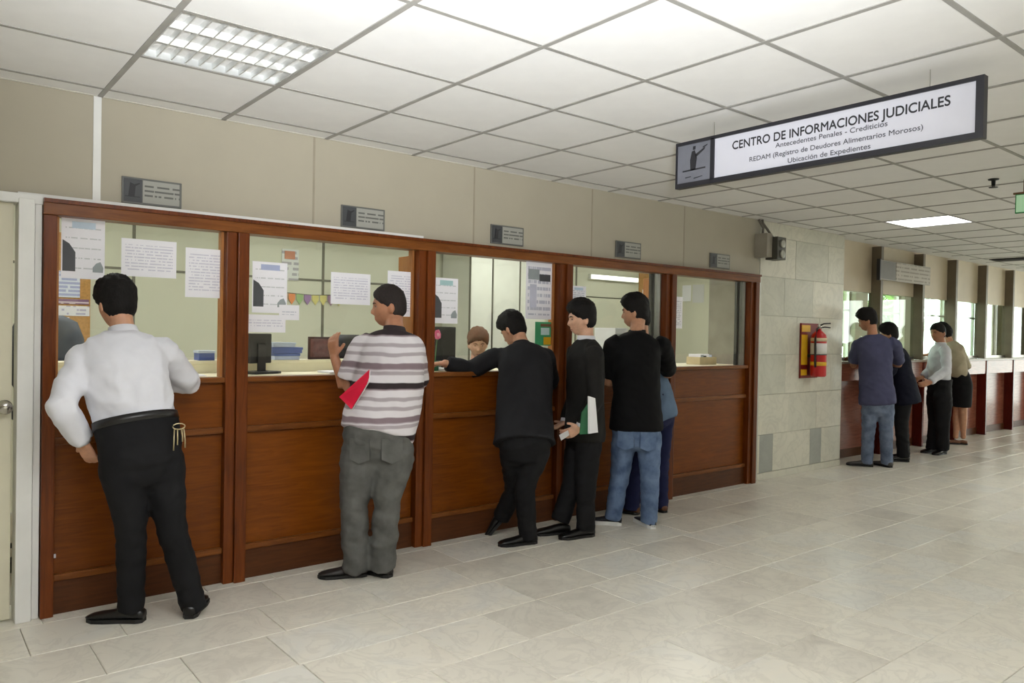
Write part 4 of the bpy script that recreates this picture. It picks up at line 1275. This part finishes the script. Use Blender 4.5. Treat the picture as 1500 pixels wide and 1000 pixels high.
pinned((80, 464), (101, 500), yb_ - .018, 'pinned_sheet', PAPER, 'plain white sheet pinned low on the cork board', 'notice')
pinned((413, 364), (437, 411), yb_ - .002, 'wall_picture', print_mat('portrait_sheet', rgb(214, 216, 210), rgb(168, 166, 168), .05, .5, .03, .04, .3, .45, 18, .45), 'pale poster with small orange picture on the green wall', 'poster')
o = pinned((417, 367), (432, 380), yb_ - .009, 'orange_picture', plain('orange_print', rgb(190, 130, 100), .6), None, None); o.parent = bpy.data.objects['wall_picture']; o.location = V(o.location) - V(o.parent.location)
# paper pennants
gc = [rgb(214, 130, 76), rgb(222, 140, 84), rgb(150, 178, 120), rgb(150, 120, 160), rgb(206, 196, 120), rgb(210, 200, 128), rgb(160, 130, 150), rgb(196, 190, 130)]
ga = empty('pennant_garland', at(450, 430, yb_)); tag(ga, 'string of small coloured paper pennants on the green wall', 'garland')
xs_ = [at(410 + i * 11.5, 430, yb_).x for i in range(9)]; zg = at(450, 431, yb_).z
MB().tube([(xs_[0], yb_ - .004, zg + .01), (xs_[4], yb_ - .004, zg - .005), (xs_[8], yb_ - .004, zg + .01)], .004, 6).build('string', SEAM, ga)
for i in range(8):
    a, b = xs_[i] + .006, xs_[i + 1] - .006
    MB().prism([(a, zg), (b, zg), (b, zg - .05), ((a + b) / 2, zg - .1), (a, zg - .05)], yb_ - .006, yb_ - .003).build('pennant', plain('pennant_%d' % i, gc[i], .7), ga)
# riser shelf on the desk
rs = empty('desk_riser', (1.6, .5, ZL - .004)); tag(rs, 'low cream riser shelf standing on the desk behind the first two windows', 'shelf')
zr = at(430, 527, .45).z
box('front', .62, 2.66, .45, .465, ZL - .003, zr - .02, CREAM, rs); box('top', .62, 2.66, .44, .615, zr - .02, zr, CREAM, rs, bevel=.003)
for x in (.64, 1.45, 1.55, 2.64): box('upright', x - .01, x + .01, .465, .61, ZL - .003, zr - .02, CREAM, rs)
def monitor(p0, p1_, y, label, rz=0):
    a, b = at(*p0, y), at(*p1_, y)
    m_ = empty('computer_monitor', ((a.x + b.x) / 2, y, ZL - .003)); tag(m_, label, 'monitor')
    cx, w_, z0, z1 = (a.x + b.x) / 2, (b.x - a.x), max(b.z, ZL + .06), a.z
    L = lambda m, n, mt, bv=0: m.build(n, mt, m_, bevel=bv, origin=(cx, y, ZL - .003))
    L(MB().box(cx - w_ / 2, cx + w_ / 2, y - .02, y + .015, z0, z1), 'back_shell', BLACKP, .006)
    L(MB().box(cx - w_ / 2 + .012, cx + w_ / 2 - .012, y + .0145, y + .017, z0 + .012, z1 - .012), 'screen', plain('screen_dark', rgb(60, 70, 84), .2))
    L(MB().box(cx - .03, cx + .03, y - .03, y - .0195, ZL + .01, (z0 + z1) / 2 + .03), 'neck', BLACKP, .003)
    L(MB().box(cx - .1, cx + .1, y - .09, y + .06, ZL - .0025, ZL + .012), 'base', BLACKP, .004)
    for c in m_.children: c.location = V(c.location) - V((0, 0, 0))
    m_.rotation_euler.z = rz
    return m_
monitor((360, 488), (398, 535), .30, 'black computer monitor behind the second window', .35)
monitor((634, 478), (665, 530), .36, 'large black monitor behind the middle window next to pink flower')
# blue boxes on the riser
BLB = plain('box_blue', rgb(86, 104, 168), .5); BLW = plain('box_pale_blue', rgb(196, 206, 226), .5)
for k_, (p0, p1_, mt, lb) in enumerate((((400, 515), (436, 526), BLW, 'pale blue box lowest in the pile behind the second window'), ((397, 505), (440, 515), BLB, 'deep blue box in the pile behind the second window'), ((398, 498), (430, 505), BLW, 'pale box topping the blue pile behind the second window'))):
    a, b = at(*p0, .5), at(*p1_, .5)
    zz0 = [zr, zr + .043, zr + .083][k_]; hh = [.042, .039, .03][k_]
    o = empty('document_box', ((a.x + b.x) / 2, .52, zz0)); tag(o, lb, 'box')
    box('body', a.x, b.x, .47, .58, zz0 + .0005, zz0 + hh * .6, mt, o, bevel=.002); box('lid', a.x - .004, b.x + .004, .466, .584, zz0 + hh * .6, zz0 + hh, BLB if k_ == 0 else mt, o, bevel=.002)
a, b = at(290, 513, .5), at(313, 524, .5)
o = empty('document_box', ((a.x + b.x) / 2, .52, zr)); tag(o, 'flat blue box on the riser behind the first window', 'box')
box('body', a.x, b.x, .48, .58, zr + .0005, zr + .045, BLB, o, bevel=.002); box('lid', a.x - .004, b.x + .004, .476, .584, zr + .045, zr + .06, BLW, o, bevel=.002)
# framed picture
a, b = at(452, 493, .53), at(489, 525, .53)
o = empty('picture_frame', ((a.x + b.x) / 2, .53, zr)); tag(o, 'dark reddish framed picture standing on the riser shelf', 'picture')
hh = a.z - zr
m = MB().box(a.x, b.x, .525, .54, zr + .0005, zr + .014).box(a.x, b.x, .525, .54, zr + hh - .014, zr + hh).box(a.x, a.x + .012, .525, .54, zr + .014, zr + hh - .014).box(b.x - .012, b.x, .525, .54, zr + .014, zr + hh - .014)
m.build('frame', plain('frame_brown', rgb(70, 44, 40), .4), o)
box('picture', a.x + .012, b.x - .012, .53, .536, zr + .014, zr + hh - .014, plain('picture_red', rgb(112, 72, 70), .5, var=.2, nscale=25), o)
box('foot', (a.x + b.x) / 2 - .02, (a.x + b.x) / 2 + .02, .54, .6, zr + .0005, zr + .008, BLACKP, o)
# office chairs
def chair(c, label, mat, ztop):
    o = empty('office_chair', (c.x, c.y, 0)); tag(o, label, 'chair')
    prof = []
    for z, hw in ((ztop - .5, .15), (ztop - .4, .2), (ztop - .15, .21), (ztop - .04, .17), (ztop, .09)):
        prof.append((z, hw))
    rr = [[V((c.x + hw * math.cos(t), c.y + .035 * math.sin(t) + .03 * abs(math.cos(t)) ** 2, z)) for t in [2 * PI * j / 16 for j in range(16)]] for z, hw in prof]
    MB().rings(rr).build('backrest', mat, o, True)
    zs_ = ztop - .55
    m = MB(); m.rings([[V((c.x + .23 * math.cos(t) * f, c.y - .24 + .23 * math.sin(t) * f, z)) for t in [2 * PI * j / 18 for j in range(18)]] for z, f in ((zs_ - .07, .9), (zs_ - .04, 1), (zs_, .98), (zs_ + .01, .85))]); m.build('seat', mat, o, True)
    MB().tube([(c.x, c.y - .24, .12), (c.x, c.y - .24, zs_ - .06)], .03, 10).build('column', BLACKP, o)
    MB().tube([(c.x, c.y - .2, zs_ - .05), (c.x, c.y + .03, zs_ - .05), (c.x, c.y + .06, ztop - .4)], .02, 8).build('back_stem', BLACKP, o)
    for j in range(5):
        t = 2 * PI * j / 5
        MB().tube([(c.x, c.y - .24, .13), (c.x + .28 * math.cos(t), c.y - .24 + .28 * math.sin(t), .075)], [.025, .015], 8).build('leg', BLACKP, o)
        MB().ellipsoid((c.x + .28 * math.cos(t), c.y - .24 + .28 * math.sin(t), .035), (.03, .02, .035), 10, 8).build('caster', BLACKP, o, True)
cpt = at(86, 462, 1.25); chair(V((cpt.x - .06, 1.25, 0)), 'grey office chair behind the first window near the cork board', plain('chair_grey', rgb(66, 70, 78), .7), cpt.z)
cpt = at(508, 490, 1.25); chair(V((cpt.x + .03, 1.25, 0)), 'black office chair behind the second window', plain('chair_black', rgb(20, 20, 22), .7), cpt.z)
# clerk's stool-like chair
chair(V((J['pel'].x + .02, J['pel'].y + .27, 0)), 'black office chair the brown-haired clerk sits on', plain('chair_black', rgb(20, 20, 22), .7), clerk_z + .42)
ch_ = [o for o in bpy.data.objects if o.name.startswith('office_chair')][-1]
# pot with pink flower
fp = at(633, 540, .2)
o = empty('flower_pot', (2.86, .2, ZL - .003)); tag(o, 'pink paper flower in a small green pot behind the middle window', 'flower')
fx = at(641, 490, .2)
px_ = at(637, 535, .2).x
MB().lathe([(.0, 0), (.026, 0), (.034, .07), (.03, .07), (.024, .012), (0, .012)], (px_, .2, ZL - .003), 16).build('pot', plain('pot_green', rgb(30, 96, 72), .4), o, True)
MB().tube([(px_, .2, ZL + .02), (px_ + .006, .2, (ZL + fx.z) / 2), (fx.x, .2, fx.z)], .004, 6).build('stem', plain('stem_green', rgb(60, 110, 60), .6), o)
PINK = plain('petal_pink', rgb(226, 104, 146), .6)
m = MB()
for j in range(9):
    t = 2 * PI * j / 9
    MB().ellipsoid((fx.x + .017 * math.cos(t), .2 + .004 * math.sin(3 * t), fx.z + .022 * math.sin(t)), (.012, .008, .016), 8, 6).build('petal', PINK, o, True)
MB().ellipsoid((fx.x, .194, fx.z), (.012, .01, .014), 8, 6).build('flower_centre', plain('petal_core', rgb(240, 170, 190), .6), o, True)
# cabinets
cx_ = [at(p, 450, 1.95).x for p in (689, 722, 762, 800)]
for k_ in range(3):
    a, b = cx_[k_], cx_[k_ + 1] - .01
    o = empty('tall_cabinet', ((a + b) / 2, 2.2, 0)); tag(o, ['tall pale grey cabinet directly behind the clerk', 'tall pale grey cabinet between its two neighbours behind the middle window', 'tall pale grey cabinet farthest from the clerk behind the middle window'][k_], 'cabinet')
    box('body', a, b, 1.97, 2.46, 0, 2.35, CAB, o)
    box('door', a + .006, b - .006, 1.95, 1.968, .05, 2.33, CAB, o, bevel=.003)
    hd = box('handle', b - .05, b - .035, 1.935, 1.95, 1.1, 1.25, CHROME, o, bevel=.002)
    MB().box(a - .006, a, 1.945, 1.97, .0, 2.35).build('edge_strip', SEAM, o)
# wall lamps over the right end
for (p0, p1_, lb) in (((868, 401), (936, 414), 'fluorescent strip lamp on the wall behind the fourth window'),):
    a, b = at(*p0, 2.42), at(*p1_, 2.42)
    o = empty('strip_lamp', ((a.x + b.x) / 2, 2.45, (a.z + b.z) / 2)); tag(o, lb, 'lamp')
    box('tray', a.x, b.x, 2.45, YW - .006, b.z, a.z, WHITEP, o)
    box('diffuser', a.x + .01, b.x - .01, 2.42, 2.45, b.z + .005, a.z - .005, emit('strip_glow', (1, 1, .92, 1), 1.1), o)
# cork board and sheets seen through the fourth and last windows
pinned((936, 400), (957, 470), yb_, 'cork_board', CORK, 'brown cork board behind the fourth window near the divider', 'board', .012)
pinned((941, 424), (957, 472), yb_ - .014, 'pinned_sheet', PAPER, 'white sheet on the cork board behind the fourth window', 'notice')
def side_sheet(p0, p1_, xw, name, mat, label, cat, th=.004):
    a, b = atx(*p0, xw), atx(*p1_, xw)
    o = MB().box(xw - th, xw, min(a.y, b.y), max(a.y, b.y), b.z, a.z).build(name, mat, origin=(xw, (a.y + b.y) / 2, (a.z + b.z) / 2)); tag(o, label, cat); return o
xw = 8.3
side_sheet((1053, 397), (1083, 532), xw, 'cork_board', CORK, 'brown cork board on the wall seen through the last window', 'board', .015)
side_sheet((1055, 429), (1075, 471), xw - .017, 'pinned_sheet', print_mat('pinned_a', rgb(220, 220, 220), rgb(196, 196, 196), .04, .4, .0, .0, 9, 9), 'upper white sheet on the cork board seen through the last window', 'notice')
side_sheet((1058, 485), (1074, 508), xw - .017, 'pinned_sheet', print_mat('pinned_b', rgb(214, 214, 218), rgb(150, 152, 158), .04, .5, .0, .0, 9, 9), 'middle white sheet with grey print on the last window cork board', 'notice')
side_sheet((1056, 512), (1070, 526), xw - .017, 'pinned_sheet', PAPER, 'small lowest sheet on the last window cork board', 'notice')
side_sheet((1000, 418), (1012, 441), xw - .001, 'wall_sheet', PAPER, 'plain white sheet on the green wall behind the last window', 'notice')
o = side_sheet((1015, 417), (1031, 443), xw - .001, 'wall_sheet', print_mat('wall_photo', rgb(206, 206, 204), rgb(130, 130, 132), .06, .5, 0, 0, 9, 9, 20, .5), 'sheet with grey photograph on the green wall behind the last window', 'notice')
# things on the worktop
def papers(x0, x1, y0, y1, n, label, mat=PAPER, z=ZL - .003):
    o = empty('paper_stack', ((x0 + x1) / 2, (y0 + y1) / 2, z)); tag(o, label, 'papers')
    for k_ in range(n):
        dx, dy = random.uniform(-.012, .012), random.uniform(-.01, .01)
        box('sheet', x0 + dx, x1 + dx, y0 + dy, y1 + dy, z + .0005 + k_ * .004, z + .004 + k_ * .004, mat, o)
papers(2.98, 3.2, .13, .3, 4, 'low pile of white papers on the desk beside the monitor')
papers(2.1, 2.34, .12, .3, 3, 'white papers on the desk before the striped-shirt man')
papers(1.2, 1.36, .12, .28, 2, 'white papers on the desk at the first window')
a, b = at(1018, 516, .3), at(1042, 534, .3)
o = empty('card_box', ((a.x + b.x) / 2, .32, ZL - .003)); tag(o, 'small open beige box of cards on the desk behind the last window', 'box')
box('body', a.x, b.x, .24, .4, ZL - .0025, ZL + .07, plain('card_beige', rgb(206, 190, 150), .6), o)
for k_ in range(5): box('card', a.x + .02 + k_ * (b.x - a.x) / 6, a.x + .026 + k_ * (b.x - a.x) / 6, .25, .39, ZL + .02, ZL + .1 - .008 * (k_ % 3), [PAPER, GRP, DKP, PAPER, BLW][k_], o)
a, b = at(889, 480, .3), at(906, 540, .3)
o = empty('box_file', ((a.x + b.x) / 2, .3, ZL - .003)); tag(o, 'white upright box file on the desk behind the fourth window', 'file')
box('body', a.x, b.x, .2, .45, ZL - .0025, a.z, PAPER, o, bevel=.003); box('spine_label', a.x + .015, b.x - .015, .197, .2, ZL + .1, a.z - .05, GRP, o)

# ================================================================== PIER FITTINGS
RED = plain('extinguisher_red', rgb(188, 20, 22), .3); YEL = plain('safety_yellow', rgb(226, 176, 30), .45); DRED = plain('board_red', rgb(120, 20, 18), .45)
ba, bb = at(1174, 473, -.02), at(1190, 553, -.02)
fe = empty('fire_extinguisher', (bb.x, -.1, bb.z)); tag(fe, 'red fire extinguisher on yellow and red backboard fixed to the marble pier', 'extinguisher')
zA, zB = bb.z, ba.z; bx0, bx1 = ba.x, ba.x + .34
box('backboard', bx0, bx1, -.022, -.003, zA, zB, DRED, fe, bevel=.002)
wv = (bx1 - bx0)
box('yellow_stripe', bx0 + .004, bx0 + .12, -.026, -.0218, zA + .14, zB - .12, YEL, fe)
box('yellow_stripe', bx0 + .004, bx0 + .17, -.026, -.0218, zB - .09, zB - .02, YEL, fe)
box('yellow_stripe', bx0 + .004, bx0 + .12, -.026, -.0218, zA + .03, zA + .09, YEL, fe)
cxx = at(1199, 515, -.12).x; cyy = -.12; z0 = zA + .02
MB().lathe([(0, 0), (.07, 0), (.08, .015), (.08, .40), (.07, .44), (.035, .475), (.025, .48), (.025, .5), (0, .5)], (cxx, cyy, z0), 28).build('cylinder', RED, fe, True)
for h0, h1, mt, nm in ((.235, .35, plain('label_white', rgb(226, 224, 220), .5), 'label'), (.37, .405, plain('label_cream', rgb(226, 206, 170), .5), 'label'), (.115, .155, YEL, 'yellow_band'), (.225, .237, DKP, 'label_edge')):
    MB().lathe([(.0808, h0), (.0815, h0), (.0815, h1), (.0808, h1)], (cxx, cyy, z0), 28).build(nm, mt, fe, True)
m = MB().lathe([(0, .498), (.016, .498), (.016, .54), (0, .54)], (cxx, cyy, z0), 14); m.build('valve', CHROME, fe, True)
MB().tube([(cxx, cyy, z0 + .53), (cxx + .04, cyy - .03, z0 + .555), (cxx + .1, cyy - .07, z0 + .56)], .008, 8).build('lever', BLACKP, fe, True)
MB().tube([(cxx, cyy, z0 + .51), (cxx + .05, cyy - .035, z0 + .52), (cxx + .1, cyy - .07, z0 + .515)], .007, 8).build('handle', BLACKP, fe, True)
MB().tube([(cxx - .01, cyy, z0 + .51), (cxx - .07, cyy - .02, z0 + .5), (cxx - .105, cyy - .02, z0 + .4), (cxx - .1, cyy - .02, z0 + .2), (cxx - .095, cyy - .02, z0 + .1)], .011, 10).build('hose', BLACKP, fe, True)
MB().lathe([(0, 0), (.018, 0), (.018, .012), (0, .014)], (cxx - .02, cyy - .028, z0 + .515), 14).build('gauge', CHROME, fe, True)
box('bracket', cxx - .05, cxx + .05, -.06, -.022, z0 + .2, z0 + .23, BLACKP, fe)
# strap of tape under the board
# emergency light on the corner
el_ = empty('emergency_light', (6.66, -.08, 2.3)); tag(el_, 'grey emergency light box on a bracket high at the pier corner', 'emergency light')
box('back_box', 6.50, 6.59, -.14, -.003, 2.2, 2.43, plain('box_beige_grey', rgb(150, 144, 130), .5), el_, bevel=.004)
box('lamp_box', 6.60, 6.75, -.19, -.06, 2.18, 2.40, plain('box_dark_olive', rgb(70, 68, 58), .5), el_, bevel=.005)
box('bracket_arm', 6.59, 6.602, -.13, -.07, 2.26, 2.32, DARKFR, el_)
for z_ in (2.235, 2.335):
    MB().lathe([(0, 0), (.038, 0), (.042, -.012), (.03, -.016), (0, -.012)], (6.68, -.19, z_), 18, 'y').build('lens', plain('lens_grey', rgb(150, 150, 138), .25), el_, True)
MB().tube([(6.56, -.05, 2.43), (6.57, -.05, 2.49), (6.52, -.03, CEIL - .005)], .012, 8).build('cable', plain('cable_grey', rgb(110, 104, 92), .6), el_, True)
MB().tube([(6.66, -.1, 2.40), (6.60, -.08, 2.47), (6.57, -.05, 2.53), (6.565, -.04, CEIL - .005)], .012, 8).build('cable', plain('cable_grey', rgb(110, 104, 92), .6), el_, True)

# ================================================================== CEILING FITTINGS
p = atx(1453, 262, 6.03)
cx_, cy_ = 6.03, -2.236
o = empty('ceiling_sprinkler', (cx_, cy_, CEIL)); tag(o, 'small black sprinkler head on the ceiling before the exit sign', 'sprinkler')
MB().lathe([(0, 0), (.035, 0), (.033, -.008), (.014, -.012), (.012, -.05), (0, -.05)], (cx_, cy_, CEIL), 16).build('body', BLACKP, o, True)
MB().lathe([(0, -.062), (.028, -.062), (.03, -.058), (0, -.054)], (cx_, cy_, CEIL), 16).build('deflector', BLACKP, o, True)
for s_ in (-1, 1): MB().tube([(cx_ + s_ * .012, cy_, CEIL - .046), (cx_ + s_ * .018, cy_, CEIL - .053), (cx_ + s_ * .01, cy_, CEIL - .058)], .003, 6).build('yoke', BLACKP, o)
a = atx(1488, 285, 6.2); b = atx(1488, 313, 6.2)
o = empty('exit_sign', (6.2, a.y - .18, a.z)); tag(o, 'glowing green exit sign hanging from the ceiling on a brown bracket', 'sign')
box('housing', 6.19, 6.21, a.y - .36, a.y, b.z, a.z, plain('exit_housing', rgb(60, 140, 90), .4), o, bevel=.003)
box('lit_face', 6.186, 6.1905, a.y - .352, a.y - .008, b.z + .008, a.z - .008, emit('exit_green', (.01, .5, .12, 1), .4), o)
box('bracket', 6.185, 6.215, a.y - .36, a.y + .012, a.z, a.z + .012, plain('bracket_brown', rgb(120, 84, 56), .5), o)
for dy in (-.05, -.3): MB().tube([(6.2, a.y + dy, a.z + .01), (6.2, a.y + dy, CEIL)], .004, 6).build('hanger', plain('bracket_brown', rgb(120, 84, 56), .5), o)
o = empty('air_vent', (12.05, -.45, CEIL)); tag(o, 'dark slotted air vent in the ceiling above the far counters', 'vent')
box('frame', 11.9, 12.2, -.95, -.2, CEIL - .012, CEIL - .004, DARKFR, o)
for k_ in range(4): box('slat', 11.93 + .065 * k_, 11.96 + .065 * k_, -.93, -.22, CEIL - .02, CEIL - .012, GREYP, o)

# ================================================================== HELD THINGS
def poly_plate(name, pix, ys_, th, mat, parent=None, label=None, cat=None):
    pts = [at(x, y, yy) for (x, y), yy in zip(pix, ys_)]
    n_ = (pts[1] - pts[0]).cross(pts[2] - pts[0]).normalized()
    c = sum(pts, V((0, 0, 0))) / len(pts)
    o = MB().rings([[p - n_ * th / 2 for p in pts], [p + n_ * th / 2 for p in pts]]).build(name, mat, parent, origin=c)
    if label: tag(o, label, cat)
    return o
fd = empty('document_folder', at(520, 575, -.4)); tag(fd, 'bright red folder held under the striped-shirt man arm', 'folder')
poly_plate('cover', [(541, 541), (497, 581), (515, 599), (541, 557)], [-.58, -.38, -.42, -.60], .004, plain('folder_red', rgb(226, 24, 66), .45), fd)
poly_plate('page_edge', [(542, 543), (541, 559), (516, 600), (518, 597)], [-.585, -.605, -.425, -.425], .004, PAPER, fd)
fd = empty('document_folder', at(860, 610, -.68)); tag(fd, 'green folder of white papers under the black-suited man arm', 'folder')
poly_plate('cover', [(852, 604), (863, 588), (864, 635), (849, 636)], [-.70, -.70, -.70, -.70], .006, plain('folder_green', rgb(24, 92, 58), .45), fd)
poly_plate('pages', [(862, 580), (871, 583), (875, 633), (862, 635)], [-.71, -.70, -.70, -.71], .012, PAPER, fd)
o = poly_plate('loose_sheet', [(819, 637), (832, 630), (834, 637), (822, 645)], [-.62, -.60, -.56, -.58], .002, PAPER, None, 'loose white sheet in the hand of the black-suited man', 'paper')
